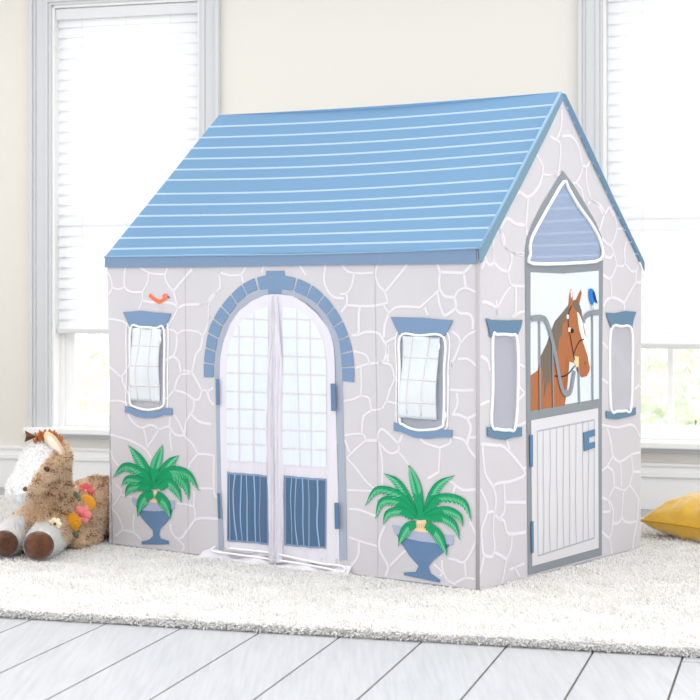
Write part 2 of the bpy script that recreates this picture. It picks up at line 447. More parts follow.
# ================================================================== RUG
rug = empty('shag_rug', R(0, 5.2, FZ), 'thick cream white shag rug lying on the pale plank floor', 'rug')
RE0, RE1, RD0, RD1 = -3.7, 2.5, 4.085, 6.4
rb = MB(); rb.box(R(RE0, RD0, FZ), E_*(RE1-RE0), D_*(RD1-RD0), Z_*.0225, 'rug_back'); rb.build('backing', rug)
def tuft_mesh(name, base, dirs, length, r0, r1, segs, sides, curl, mats, mids, parent, kind=None, tipf=1):
    """base (n,3), dirs (n,3) unit; bent tapering strands"""
    n = len(base); P = []
    side = np.cross(dirs, rng.normal(size=(n, 3))); side /= np.linalg.norm(side, axis=1)[:, None]+1e-9
    up2 = np.cross(dirs, side)
    for i in range(segs+1):
        t = i/segs
        c = base+dirs*(length*t)[:, None]+side*(curl*length*t*t)[:, None]
        r = (r0+(r1-r0)*t)*(1 if i < segs-(tipf < 1) else (tipf if i == segs else .85))
        ring = []
        for j in range(sides):
            an = 2*math.pi*j/sides
            ring.append(c+side*math.cos(an)*r+up2*math.sin(an)*r)
        P.append(np.stack(ring, 1))
    V = np.stack(P, 1).reshape(-1, 3)       # n, segs+1, sides
    per = (segs+1)*sides; f = []
    for i in range(segs):
        for j in range(sides): f.append([i*sides+j, i*sides+(j+1) % sides, (i+1)*sides+(j+1) % sides, (i+1)*sides+j])
    f = np.array(f); Fq = (f[None]+(np.arange(n)*per)[:, None, None]).reshape(-1, 4)
    me = bpy.data.meshes.new(name); off = np.array(root_loc(parent))
    me.vertices.add(len(V)); me.vertices.foreach_set('co', (V-off).astype(np.float32).ravel())
    me.loops.add(len(Fq)*4); me.loops.foreach_set('vertex_index', Fq.astype(np.int32).ravel())
    me.polygons.add(len(Fq)); me.polygons.foreach_set('loop_start', (np.arange(len(Fq))*4).astype(np.int32))
    me.polygons.foreach_set('loop_total', np.full(len(Fq), 4, np.int32))
    for k in mats: me.materials.append(M[k])
    me.polygons.foreach_set('material_index', np.repeat(mids, len(f)).astype(np.int32))
    me.polygons.foreach_set('use_smooth', np.ones(len(Fq), bool))
    me.update(); me.validate()
    o = bpy.data.objects.new(name, me); COL.objects.link(o); o.parent = parent
    if kind: o['kind'] = kind
    return o
NT = 330000
ee = rng.uniform(RE0, RE1, NT); dd = rng.uniform(RD0, RD1, NT)
X = ee*E_.x+dd*D_.x; Y = ee*E_.y+dd*D_.y
pxx = 350+FPX*X/Y
rel = np.stack([X-NB.x, Y-NB.y], 1); ha = rel@np.array([u.x, u.y]); hb_ = rel@np.array([v.x, v.y])
inside = (ha > .012) & (ha < W-.012) & (hb_ > .012) & (hb_ < D-.012)
keep = (pxx > -90) & (pxx < 790) & ~inside
ee, dd, X, Y = ee[keep], dd[keep], X[keep], Y[keep]; n = len(X)
lump = .004*np.sin(ee*23+np.sin(dd*17)*2)+.003*np.sin(dd*31+ee*11)
base = np.stack([X, Y, np.full(n, FZ+.0185+.0025)], 1)
dirs = np.stack([rng.normal(0, .8, n), rng.normal(0, .8, n), np.ones(n)], 1)
fe = rng.random(n) < .06      # strands growing from the bound front edge
dd[fe] = RD0-.001; X[fe] = ee[fe]*E_.x+dd[fe]*D_.x; Y[fe] = ee[fe]*E_.y+dd[fe]*D_.y
base[fe, 0] = X[fe]; base[fe, 1] = Y[fe]; base[fe, 2] = rng.uniform(FZ+.003, FZ+.022, fe.sum())
dirs[fe, 0] -= D_.x*1.6; dirs[fe, 1] -= D_.y*1.6; dirs[fe, 2] = .5
edge = np.clip((RD0+.03-dd)/.03, 0, 1)
dirs[:, 0] -= D_.x*edge*.5; dirs[:, 1] -= D_.y*edge*.5
rel = np.stack([X-NB.x, Y-NB.y], 1); ha = rel@np.array([u.x, u.y]); hb_ = rel@np.array([v.x, v.y])
near = ((ha > -.02) & (ha < W+.02) & (hb_ > -.02) & (hb_ < D+.02))
dirs[near, 0] *= .3; dirs[near, 1] *= .3
dirs /= np.linalg.norm(dirs, axis=1)[:, None]
tuft_mesh('pile', base, dirs, (rng.uniform(.0075, .0135, n)+lump*.6)*np.where(near, .7, 1), .0026, .0036, 4, 5, rng.uniform(0, .8, n)*np.where(near, .3, 1),
          ['wool', 'wool_b'], (rng.random(n) > .7).astype(int), rug, 'stuff', .25)

# ================================================================== PLAYHOUSE
PH = empty('playhouse', NB+u*W/2+v*D/2, 'fabric cottage playhouse with blue striped roof and grey printed stonework standing on the rug', 'playhouse')
# hinge-line corners
def col_at(sheet, pts): return pts
# --- traced mortar lines (crop origin, scale, polylines)
FL = []
def add(store, ox, oy, s, lines):
    for l in lines: store.append(C(ox, oy, s, l))
add(FL, 100, 255, 5.833, [[(35,90),(60,125),(72,185),(50,235)],[(72,188),(105,200),(140,190)],[(150,72),(142,130),(148,190),(185,215),(245,215)],
 [(235,72),(285,102),(340,112),(380,112)],[(285,105),(278,160),(250,215),(248,265),(225,320)],[(395,72),(382,115),(388,155),(410,190),(428,212)],
 [(428,212),(480,150),(540,80)],[(428,212),(440,250),(455,310)],[(455,312),(490,292),(560,288),(620,290)],[(620,290),(650,240),(695,210)],
 [(688,75),(700,105)],[(455,312),(425,370),(392,430)],[(392,430),(440,445),(450,475)],[(450,460),(490,440),(560,445),(600,468)],
 [(640,295),(640,360),(620,430),(600,470)],[(450,475),(446,540),(430,590)],[(430,590),(400,603),(385,615)],[(430,590),(460,620),(475,695)],
 [(600,468),(588,540),(560,580),(545,650),(535,690)],[(45,372),(110,380),(155,400),(180,440)],[(45,640),(90,680),(130,705),(180,620)],
 [(380,275),(430,285),(455,312)],[(475,695),(535,690)],[(248,265),(300,275),(380,275)]])
add(FL, 100, 365, 5.833, [[(128,62),(140,110),(170,175),(180,200)],[(60,208),(120,210),(165,225)],[(165,285),(190,330),(240,365),(290,350),(320,355)],
 [(320,355),(345,375),(400,360),(440,405),(490,412)],[(60,405),(130,425),(200,450),(265,490),(300,540)],[(255,372),(270,430),(275,480)],
 [(345,375),(310,430),(275,480)],[(410,385),(412,440),(420,500)],[(480,40),(450,90),(435,145)],[(485,32),(540,50),(590,140)],
 [(435,145),(500,165),(550,200),(580,195),(595,145)],[(595,145),(635,150),(660,130)],[(625,150),(640,200),(665,235)],[(550,205),(545,260),(530,285)],
 [(530,285),(580,330),(650,345)],[(530,285),(505,330),(493,405)],[(430,290),(460,330),(490,400)],[(490,412),(540,460),(570,518)],
 [(570,520),(620,520),(670,530)],[(570,520),(530,570),(512,608)],[(62,500),(80,550),(110,590)],[(385,200),(430,150)],[(410,300),(405,358)]])
add(FL, 100, 450, 5.833, [[(95,200),(125,240),(95,300),(70,330)],[(125,262),(190,275)],[(70,335),(110,390),(130,440),(135,465),(195,480),(240,520)],
 [(135,465),(92,500)],[(200,375),(195,430),(198,480)],[(410,430),(420,480),(450,515),(480,510)],[(450,515),(490,560),(478,590)],
 [(480,510),(530,440),(570,400),(690,400)],[(555,395),(545,330),(450,310)],[(547,330),(552,240)],[(560,222),(665,225)],[(665,35),(665,230),(680,280)]])
add(FL, 200, 255, 4.375, [[(0,218),(40,205),(75,160),(90,130),(80,60)],[(80,75),(130,88),(180,85),(202,50)],[(180,85),(190,120)],[(437,45),(465,90)],
 [(550,42),(545,120),(580,180),(630,190)],[(40,210),(40,300)],[(280,45),(270,80)]])
add(FL, 340, 255, 5, [[(8,46),(40,82),(100,92),(165,88)],[(70,90),(60,150),(35,190),(0,195)],[(35,190),(35,245),(8,285)],[(35,250),(100,255),(160,255),(215,245),(240,235)],
 [(190,44),(178,95),(195,150),(225,185),(240,235)],[(225,185),(280,120),(338,46)],[(215,245),(245,290)],[(245,290),(280,262),(340,258),(400,262)],
 [(400,262),(430,235),(497,175)],[(488,44),(500,85),(497,130),(500,172)],[(500,85),(560,88),(620,90)],[(620,90),(662,44)],[(620,90),(630,160)],
 [(500,172),(525,205),(575,212)],[(575,212),(590,180),(630,165),(690,190)],[(490,190),(500,250),(520,300)],[(575,215),(578,265),(520,308)],
 [(578,265),(600,290),(645,295),(665,325),(665,370)],[(425,262),(440,300)],[(100,260),(95,300),(95,370),(90,398)],
 [(60,400),(90,400),(130,385),(190,390),(220,430),(235,460),(225,520),(195,545)],[(245,290),(225,350),(220,410)],[(232,435),(285,408)],
 [(70,480),(130,500),(150,545)],[(560,380),(595,410),(600,445),(580,500),(552,560)],[(600,445),(640,400),(690,375)],[(590,520),(640,520),(690,560)],[(240,450),(240,535)]])
add(FL, 340, 360, 5, [[(75,40),(150,18),(240,18),(265,50),(275,95)],[(105,35),(108,120),(105,180)],[(20,205),(70,195),(105,180),(145,190),(155,235),(165,250),(205,245)],
 [(275,95),(250,150),(235,200),(212,242)],[(275,95),(300,105)],[(232,205),(295,220)],[(158,252),(120,280),(112,330),(112,370)],[(25,375),(112,370),(130,402)],
 [(130,402),(190,402)],[(190,402),(190,370),(210,345),(245,370),(290,420),(290,455),(250,465),(215,435),(190,405)],[(130,402),(80,445),(35,490)],
 [(25,400),(50,462)],[(35,490),(80,540),(130,605),(175,645)],[(192,405),(212,500),(212,630)],[(290,425),(312,375)],[(290,455),(320,490),(345,525)],
 [(500,440),(498,500),(495,560)],[(400,395),(440,420),(500,438)],[(500,438),(550,415),(555,390)],[(495,560),(440,592)],[(552,45),(560,0)],
 [(550,148),(610,152),(668,150)],[(560,270),(600,275),(640,290),(690,265)],[(585,165),(588,220),(570,262)],[(640,295),(655,340),(640,400),(640,422)],
 [(560,385),(620,400),(650,450),(682,490)],[(648,388),(690,385)],[(545,130),(543,75)]])
add(FL, 340, 470, 5, [[(35,100),(165,105)],[(45,195),(100,200),(180,230)],[(45,335),(100,355),(185,380)],[(95,360),(90,430),(50,490)],
 [(225,280),(200,340),(200,400),(240,480),(228,530)],[(250,480),(300,430),(330,400)],[(470,470),(510,510),(500,532)],[(540,440),(580,450),(620,460),(660,400),(680,330),(650,255)],
 [(510,450),(515,500),(540,550),(580,572)],[(625,460),(630,540)],[(540,50),(575,75),(560,130)],[(575,75),(620,100),(682,95)],[(578,562),(630,540),(675,545)]])
SL = []
add(SL, 470, 90, 4.12, [[(275,265),(300,315),(300,345),(350,352),(372,345)],[(300,345),(280,400),(240,440),(205,420),(190,428)],
 [(240,440),(235,500),(230,560)],[(120,580),(150,530),(185,550),(230,558)],[(125,580),(140,640),(180,670),(220,680)],[(95,640),(95,695)]])
add(SL, 470, 220, 6.36, [[(185,60),(215,110),(225,170),(265,205),(345,215)],[(185,60),(150,110),(150,200),(150,270)],[(265,210),(262,270),(240,330)],
 [(90,215),(110,275),(135,285),(150,270),(190,310),(240,330)],[(240,330),(250,380),(262,415),(345,420)],[(262,415),(215,480),(175,555)],
 [(72,520),(110,525),(165,560),(170,615)],[(290,425),(292,500),(290,600)],[(95,260),(72,310)],[(275,620),(310,590),(348,580)],[(355,30),(362,95)]])
add(SL, 470, 410, 3.684, [[(38,125),(90,130),(130,140),(195,215)],[(195,215),(200,240),(150,262),(100,270),(85,285)],[(45,130),(55,230),(85,285),(95,330),(90,380)],
 [(38,290),(60,340),(62,380),(45,430),(40,470)],[(62,378),(85,375),(105,400),(125,375),(128,340),(125,270)],[(128,340),(205,340)],[(88,378),(85,450),(90,500),(85,530)],
 [(105,400),(125,410),(140,455),(205,450)],[(42,470),(50,530),(80,540),(90,525),(135,550)],[(155,460),(150,510),(135,550),(125,600),(118,640)],[(50,540),(36,605)],
 [(135,112),(145,145)],[(165,62),(205,45)],[(145,588),(200,565)],[(165,582),(182,612)],[(195,215),(207,212)]])
add(SL, 480, 300, 4.66, [[(3,260),(35,285),(45,330)],[(0,488),(45,470)],[(185,300),(208,312)],[(178,400),(208,432)],[(178,465),(208,435)],[(75,0),(80,82)],[(150,80),(165,60)]])
add(SL, 590, 200, 5.833, [[(0,5),(40,20),(80,70),(50,195)],[(50,200),(62,215),(120,262),(155,165),(135,60)],[(155,170),(195,165)],
 [(120,260),(135,300),(120,335),(85,330)],[(135,300),(150,350),(155,380),(190,385),(205,360)],[(205,360),(200,300),(212,240)],[(202,368),(240,415),(270,410),(282,375)],
 [(155,380),(120,455),(72,435)],[(120,455),(125,570)],[(270,410),(270,475),(305,480)],[(270,475),(230,540),(200,600)],[(78,620),(100,580),(140,570),(195,600),(200,645)]])
add(SL, 590, 410, 4.366, [[(50,65),(120,75),(185,65),(218,115)],[(75,78),(90,140),(100,200),(130,225),(180,195),(218,185)],[(100,200),(75,245),(50,265)],[(75,245),(100,270),(105,330)],
 [(130,225),(135,280),(135,335)],[(180,195),(185,270),(170,332)],[(185,268),(218,270)],[(105,335),(150,350),(175,332),(215,392)],[(105,335),(80,390),(88,438),(55,445)],
 [(50,380),(85,400),(100,440),(100,490),(125,490),(140,465)],[(146,350),(140,465),(165,490),(210,485)],[(212,390),(205,485),(190,560),(185,615)],[(100,490),(85,555),(50,530)],[(85,555),(95,625)]])
add(SL, 550, 90, 4.118, [[(50,190),(85,190),(115,230),(130,310),(125,350),(105,380),(75,385)],[(128,310),(150,315),(165,290)],[(150,315),(150,380),(165,450),(155,470)],
 [(105,380),(130,410),(140,460)],[(165,450),(200,480),(220,510),(245,480)],[(245,480),(262,520)],[(0,190),(40,220),(40,290),(30,345),(0,355)],[(48,80),(45,150),(30,200)]])
add(SL, 600, 300, 2.69, [[(100,165),(106,172)],[(92,240),(106,228)],[(3,210),(22,225)],[(3,110),(20,130)]])

# --- outlines on the two visible walls (photo pixels)
F_out = [(479.5, 590), (113, 543.5), (106.8, 256), (478, 250)]
S_out = [(479.5, 590), (640.5, 547), (641.5, 268), (560.5, 94), (478, 252)]
# window openings
LWo = C(100,255,5.833,[(183,432),(240,420),(330,426),(377,436)])+C(100,365,5.833,[(377,60),(378,200),(372,238),(340,254),(280,262),(215,247),(180,215),(182,60)])
RWo = C(340,255,5,[(305,408),(400,403),(522,412)])+C(340,360,5,[(524,60),(522,290),(505,338),(430,350),(370,346),(318,322),(302,290),(302,60)])
SWo = C(480,300,4.66,[(55,172),(75,161),(140,163),(168,185),(172,400),(160,590),(130,606),(80,602),(50,580),(55,400)])
SRo = C(470,240,3.889,[(545,348),(585,336),(625,350),(628,500),(622,655),(600,664),(570,666),(545,658),(540,500)])
GWo = C(520,170,7,[(297,82),(200,240),(110,400),(65,500),(62,590),(75,655),(400,650),(555,625),(560,520),(500,390),(400,250),(330,130)])
archIn = C(190,260,3.889,[(117,455),(120,380),(135,310),(160,250),(200,195),(240,160),(290,138),(335,132),(400,140),(450,165),(500,210),(540,270),(560,330),(566,400),(567,480)])
doorO = archIn+C(190,420,3.889,[(575,100),(583,400),(583,540),(335,528),(133,496),(127,350),(122,200),(120,40)])

def dense(pts, n=6): return [tuple(p) for p in crv(pts, n, True)]
fw = MB(); poly(fw, FR, F_out, 0, 'stone_cloth', holes=[dense(LWo), dense(RWo), doorO])
for l in FL: stroke(fw, FR, l, .0078*random.uniform(.8, 1.15), .0009, 'mortar')
for l in ([(185.4, 267), (186, 350), (187.5, 470), (188.5, 550)], [(375, 264), (376, 350), (377.8, 470), (378, 576)]): stroke(fw, FR, l, .0013, .0012, 'seam')
fwo = fw.build('front_wall', PH)
sw_ = MB(); poly(sw_, SD, S_out, 0, 'stone_cloth', holes=[dense(SWo), dense(SRo), dense(GWo, 1)])
for l in SL: stroke(sw_, SD, l, .0090*random.uniform(.8, 1.15), .0009, 'mortar')
sw_.build('gable_wall', PH)
# rear walls
def p2(sh, a, z, off=0): return sh.to3(a, z, off)
bw = MB(); bw.face([p2(BK, 0, 0), p2(BK, W, 0), p2(BK, W, H), p2(BK, 0, H)], 'stone_print')
bwo = bw.build('back_wall', PH)
def az_arch(mb, sh, cx, hw, spring, off, k, off_w=0, z0=.02, n=20, top=1.12):
    pts = [(cx-hw, z0)]+[(cx-hw*math.cos(math.pi*i/n), spring+hw*top*math.sin(math.pi*i/n)) for i in range(n+1)]+[(cx+hw, z0)]
    tr = tessellate_polygon([[Vector((a, z, 0)) for a, z in pts]])
    mb.raw([sh.to3(a, z, off) for a, z in pts], tr, k)
bi = MB()
az_arch(bi, BK, W/2, .27, .60, -.002, 'frame_grey'); az_arch(bi, BK, W/2, .25, .60, -.003, 'curtain'); az_arch(bi, BK, W/2, .22, .60, -.004, 'pane_print', z0=.33, top=1.0)
for i in range(5):
    a = W/2-.22+.44*(i+.5)/5; bi.face([p2(BK, a-.003, .33, -.005), p2(BK, a+.003, .33, -.005), p2(BK, a+.003, .74, -.005), p2(BK, a-.003, .74, -.005)], 'plank_line')
for i in range(6):
    z = .40+.06*i; bi.face([p2(BK, W/2-.2, z-.003, -.005), p2(BK, W/2+.2, z-.003, -.005), p2(BK, W/2+.2, z+.003, -.005), p2(BK, W/2-.2, z+.003, -.005)], 'plank_line')
bi.build('door_print', PH)
lw = MB(); am = LF
lfp = [(0, 0), (D, 0), (D, H-.01), (D/2, AP-.03), (0, H-.01)]
lw.raw([am.to3(a, z, -.01 if z > 1 else 0) for a, z in lfp], [(0, 1, 2, 3, 4)], 'stone_print'); lw.build('side_wall', PH)

# --- roof
RG = Sheet(NB+v*D/2, u, -v)     # vertical plane through the ridge
ridgeR = RG.at(558.5, 92); ridgeL = RG.at(219, 115)
OV = .006
eR = SD.at(477, 249, .008)-v*OV; eL = FR.at(106, 257, OV)
eRb = SD.at(641.5, 262, .006)+v*OV; eLb = p2(BK, W, H, OV)
ridgeR = ridgeR-u*.008
def roof_rows(marks):
    r = [0.]
    for t in marks: r += [t-.006, t+.006]
    return r+[1.]
tpx = [.057, .135, .214, .292, .37, .448, .545, .618, .694, .768, .842, .918]
tt = [t-.076*t*(1-t) for t in tpx]
def roof(mb, a0, a1, b0, b1, sag):
    rows = roof_rows(tt); fine = []
    for i in range(len(rows)-1):
        st = (i % 2 == 1); k = 1 if st else 3
        for q in range(k): fine.append((rows[i]+(rows[i+1]-rows[i])*q/k, st))
    fine.append((1., False)); nx = 48; vs = []
    nrm = (a0-a1).cross(b1-a1).normalized()
    if nrm.z < 0: nrm = -nrm
    for t, _ in fine:
        for i in range(nx+1):
            s = i/nx; p = (a1*(1-s)+a0*s)*(1-t)+(b1*(1-s)+b0*s)*t     # s: 0 right .. 1 left
            w = math.sin(math.pi*s)*(sag*math.sin(math.pi*t)+.010*t)
            p = p-nrm*w
            if t > .9: p = p-Vector((0, 0, 0))
            vs.append(p)
    for r_ in range(len(fine)-1):
        k = 'roof_stripe' if fine[r_][1] else 'roof_blue'
        i0 = len(mb.v)
        mb.raw([vs[r_*(nx+1)+i] for i in range(nx+1)]+[vs[(r_+1)*(nx+1)+i] for i in range(nx+1)], [(i, i+1, nx+2+i, nx+1+i) for i in range(nx)], k)
rf = MB(); roof(rf, eL, eR, ridgeL, ridgeR, .012); roof(rf, eLb, eRb, ridgeL, ridgeR, .012)
rfo = rf.build('roof', PH)
# eave band
eb = MB()
def band(sh, pts_top, pts_bot, k, off):
    vs = []; 
    for a, b in zip(pts_top, pts_bot): vs += [sh.at(*a, off), sh.at(*b, off)]
    eb.raw(vs, [(2*i, 2*i+1, 2*i+3, 2*i+2) for i in range(len(pts_top)-1)], k)
xs = [106+(477.5-106)*i/20 for i in range(21)]
bt = [(106, 257), (200, 255.5), (300, 254.5), (400, 251.5), (477.5, 248.5)]; bo = [(106, 267.5), (200, 267), (300, 265.5), (400, 264.3), (477.5, 263.5)]
band(FR, [(x, lerp_table(bt, x)) for x in xs], [(x, lerp_table(bo, x)) for x in xs], 'roof_band', OV)
solidify(eb.build('eave_band', PH), .003)
hm = MB(); hm.tube([FR.at(x, lerp_table(bt, x), OV) for x in xs], .0035, 'roof_hem', 8); hm.build('eave_hem', PH, True)
# gable trim, near slope + far slope
gt = MB(); gl_ = [(477, 247), (500, 203), (528, 150), (559, 91)]; gr_ = [(478, 263), (487, 248), (510, 204), (536, 154), (561.5, 100)]
poly(gt, SD, [(476.5, 249), (500, 205), (528, 151), (558, 92), (562, 98), (545, 134), (520, 184), (500, 222), (486, 250), (480, 262), (477.5, 264)], .008, 'roof_teal')
poly(gt, SD, [(559, 93), (563.5, 94), (589, 148), (612, 198), (632, 240), (642.5, 262), (642.5, 272), (640.5, 268), (636, 254), (625, 233), (605, 192), (583, 146), (562, 99)], .008, 'block_teal')
gt.build('gable_trim', PH)
hm = MB(); hm.tube([SD.at(477, 249, .008), SD.at(500, 205, .008), SD.at(528, 151, .008), SD.at(558.5, 92.5, .008)], .0045, 'roof_hem', 8); hm.build('roof_hem', PH, True)
# corner seam; its grey also paints in the shading strip along the corner
cs = MB(); cs.tube([NB+Vector((0, 0, .0))-v*.0, NB+Vector((0, 0, H-.005))], .006, 'seam', 10); cs.build('corner_seam', PH, True)

# --- door arch, frame
def res(pts, n):
    P = [Vector(p) for p in crv(pts, 8)]; L_ = [0]
    for a, b in zip(P, P[1:]): L_.append(L_[-1]+(b-a).length)
    out = []
    for i in range(n+1):
        t = L_[-1]*i/n; j = 0
        while j < len(L_)-2 and L_[j+1] < t: j += 1
        out.append(P[j].lerp(P[j+1], (t-L_[j])/max(1e-9, L_[j+1]-L_[j])))
    return out
c4 = lambda pts: C(190, 260, 3.889, pts); c5 = lambda pts: C(190, 420, 3.889, pts)
ar = MB()
for outer, inner in (([(55,455),(55,400),(62,340),(75,270),(100,215),(130,170),(165,130),(205,95),(258,67)], [(93,455),(95,390),(103,340),(118,280),(140,235),(170,190),(205,150),(240,125),(270,114)]),
                     ([(640,475),(640,420),(632,350),(615,290),(590,230),(555,175),(515,130),(470,95),(415,70)], [(594,470),(591,400),(580,310),(560,262),(530,212),(490,167),(440,136),(402,118)])):
    O = res(c4(outer), 80); I = res(c4(inner), 80)
    for b_ in range(8):
        i0 = b_*10; i1 = i0+9
        if b_ == 7: i1 = 79
        poly(ar, FR, [tuple(O[i]) for i in range(i0, i1+1)]+[tuple(I[i]) for i in range(i1, i0-1, -1)], .0022, 'block_blue')
poly(ar, FR, c4([(262,68),(297,59),(297,42),(369,42),(369,60),(413,70),(402,118),(358,112),(358,131),(305,131),(305,112),(272,116)]), .0024, 'block_blue')
ar.build('door_arch', PH, label='blue printed arch stones with keystone')
fr = MB()
mid = c4([(97,458),(97,400),(105,340),(120,280),(142,237),(172,192),(207,152),(242,127),(305,112),(358,112),(440,136),(490,167),(530,212),(560,262),(580,310),(591,400),(594,480)])
Of = res(mid, 60); If = res(archIn, 60)
for i in range(60): poly(fr, FR, [tuple(Of[i]), tuple(Of[i+1]), tuple(If[i+1]), tuple(If[i])], .0016, 'frame_grey')
poly(fr, FR, c4([(97,455),(102,600),(103,660)])+c5([(108,300),(112,505),(133,505),(128,350),(122,200),(120,0)])+c4([(117,520),(117,455)]), .0017, 'frame_grey')
poly(fr, FR, c4([(594,470),(599,700)])+c5([(603,100),(608,300),(612,545),(584,545),(583,400),(575,100)])+c4([(570,700),(567,480)]), .0017, 'frame_grey')
frame_o = fr.build('door_frame', PH)
for q, k in ((c4([(112,462),(123,462),(124,563),(113,563)]), 'hinge'), (c4([(557,480),(575,480),(578,586),(560,586)]), 'hinge'),
             (c5([(117,283),(126,283),(129,382),(120,382)]), 'hinge_dark'), (c5([(572,320),(588,320),(591,422),(574,422)]), 'hinge_dark')):
    h = MB(); poly(h, FR, q, .0125, k); solidify(h.build('hinge', frame_o), .002)
# --- door curtains
atab = sorted([(x, y) for x, y in archIn]); 
def archtop(x): return lerp_table(atab, x)
def cbot(x): return 549.5+(x-223)*(566-549.5)/(341-223)
pl = sorted(c4([(145,470),(146,400),(155,330),(190,262),(220,227),(260,197),(312,181),(365,182),(420,190),(465,215),(500,260),(525,330),(530,400),(531,470)]))
def ptop(x): return lerp_table(pl, x)
for side in (0, 1):
    x0, x1 = ((220.3, 277), (277.5, 335.8))[side]
    cm = MB()
    vs = []; nx, ny = 30, 60
    for i in range(nx+1):
        s = i/nx
        s = (1-math.cos(math.pi*s/2)) if side == 0 else math.sin(math.pi*s/2)
        x = x0+(x1-x0)*s; a = archtop(x); b = cbot(x)
        for jn in range(ny+1):
            y = a+(b-a)*jn/ny; k = (y-380)/180 if y > 380 else 0
            xx = x+(3.0*k*(1-s) if side == 0 else 4.0*k*s)
            vs.append(CU.at(xx, y, .0045))
    cm.raw(vs, [(i*(ny+1)+j_, (i+1)*(ny+1)+j_, (i+1)*(ny+1)+j_+1, i*(ny+1)+j_+1) for i in range(nx) for j_ in range(ny)], 'curtain')
    cu = cm.build('door_curtain', PH, True)
    pm = MB()
    pa, pb = ((227.3, 270.3), (284, 326.3))[side]
    bot = (lambda x: 460+(x-227)*.06) if side == 0 else (lambda x: 464.5+(x-284)*.06)
    colpatch(pm, CU, pa, pb, ptop, bot, .0065, 'pane_print', 20, 50)
    for x, xb in (((241, 241), (254.8, 254.5)), ((298, 302), (312, 314)))[side]:
        stroke(pm, CU, [(x, ptop(x)+.5), (x, 350), ((x+xb)/2, 400), (xb, bot(xb))], .0052, .0073, 'pane_line')
    hs = ((319, 336.6, 355, 373, 391.6, 409, 428, 444), (319, 337.6, 356.4, 374.4, 393.7, 412, 430.4, 448.8))[side]
    for y in hs:
        xa, xb = pa, pb
        while ptop(xa) > y and xa < pb: xa += .5
        while ptop(xb) > y and xb > pa: xb -= .5
        stroke(pm, CU, [(xa, y-.3), ((xa+xb)/2, y+.2), (xb, y+1.0)], .0052, .0073, 'pane_line')
    pm.build('printed_panes', cu)
    lm = MB()
    if side == 0: T = lambda x: 471.4+(x-227)*.09; B = lambda x: 541+(x-229)*.09; la, lb_ = 227.5, 270.5
    else: T = lambda x: 475.3+(x-285)*.08; B = lambda x: 545.5+(x-284)*.075; la, lb_ = 285, 327
    colpatch(lm, CU, la, lb_, T, B, .0065, 'panel_border', 24, 24)
    colpatch(lm, CU, la+1.6, lb_-1.6, lambda x: T(x)+2, lambda x: B(x)-2, .0072, 'panel_blue', 24, 24)
    xs_ = ([231.6, 237, 242.7, 248.6, 254.3, 260.7], [291.5, 298, 304.4, 310.8, 318.5])[side]
    for i, x in enumerate(xs_):
        ph = i*1.7+side
        stroke(lm, CU, [(x+.6*math.sin(ph), T(x)+2), (x-1.0*math.sin(ph*.7), T(x)+22), (x+1.1*math.cos(ph), T(x)+46), (x+1.2+.5*math.sin(ph), B(x)-2)], .0042, .0080, 'panel_stripe')
    lm.build('printed_panel', cu)
# gathered folds along the slit
for side in (0, 1):
    fm = MB(); vs = []; ny, nx = 70, 14
    for jn in range(ny+1):
        t = jn/ny; y = 295+t*(562-295)
        wd = (2.0+5.0*min(1, t*5)) ; cx = 276.5+(3.5 if side else -3.5)*min(1, t*4)+math.sin(t*9+side)*.8+t*1.0
        for i in range(nx+1):
            s = i/nx; x = cx+(s-.5)*wd*(1.15 if side else 1)
            ex = .012*math.sin(math.pi*s)**.7+.0045*math.sin(s*17+t*9+side*2)+.002*math.sin(s*31-t*23)
            vs.append(FR.at(x, y, .008+ex))
    fm.raw(vs, [(j_*(nx+1)+i, j_*(nx+1)+i+1, (j_+1)*(nx+1)+i+1, (j_+1)*(nx+1)+i) for j_ in range(ny) for i in range(nx)], 'curtain')
    fm.build('curtain_hem', PH, True)
# piping sweeping along the door foot
pb = MB(); q = crv([(218, 546), (214, 549), (219, 551.5), (240, 554), (290, 561), (330, 568), (345, 571.5), (347.5, 568), (343, 565), (325, 563), (300, 558), (278, 553), (255, 550), (232, 548)], 5)
pb.tube([FR.at(*p, .014) for p in q], .0034, 'piping', 8); pb.build('door_piping', PH, True)
hb2 = MB(); vs = []
for i in range(61):
    x = 204+(352-204)*i/60; yb = 543.5+(x-113)*46.5/366.5+1
    for j_ in range(5):
        t = j_/4; vs.append(FR.at(x, yb-9*(1-t)*(.6+.4*math.sin(i*.35)), .004+.022*t*(1+.35*math.sin(i*.6+t))))
hb2.raw(vs, [(i*5+j_, (i+1)*5+j_, (i+1)*5+j_+1, i*5+j_+1) for i in range(60) for j_ in range(4)], 'curtain')
hb2.build('door_hem', PH, True)

# --- front window groups
def flat_part(name, sh, pts, off, k, parent, thick=.002, sm=0, label=None):
    m = MB(); poly(m, sh, pts, off, k, sm); return solidify(m.build(name, parent, label=label), thick)
flat_part('window_lintel', FR, C(100,255,5.833,[(138,332),(185,330),(240,325),(330,335),(420,342),(400,384),(380,430),(340,418),(300,413),(240,411),(180,424),(160,380)]), .003, 'block_blue', PH)
flat_part('window_sill', FR, C(100,365,5.833,[(150,238),(185,243),(215,262),(280,275),(350,265),(390,248),(425,252),(425,290),(380,290),(330,305),(270,308),(220,300),(180,280),(150,275)]), .003, 'block_blue', PH)
flat_part('window_lintel', FR, C(340,255,5,[(257,310),(330,312),(420,314),(500,322),(568,326),(545,370),(522,412),(460,407),(400,403),(302,402),(280,360)]), .003, 'block_blue', PH)
flat_part('window_sill', FR, C(340,360,5,[(272,312),(310,318),(350,345),(430,355),(500,345),(565,350),(563,388),(520,385),(440,392),(370,385),(310,358),(272,355)]), .003, 'block_blue', PH)
pipe(FR, LWo, .0042, .0033, 'piping', 'window_piping', PH); pipe(FR, RWo, .0042, .0033, 'piping', 'window_piping', PH)
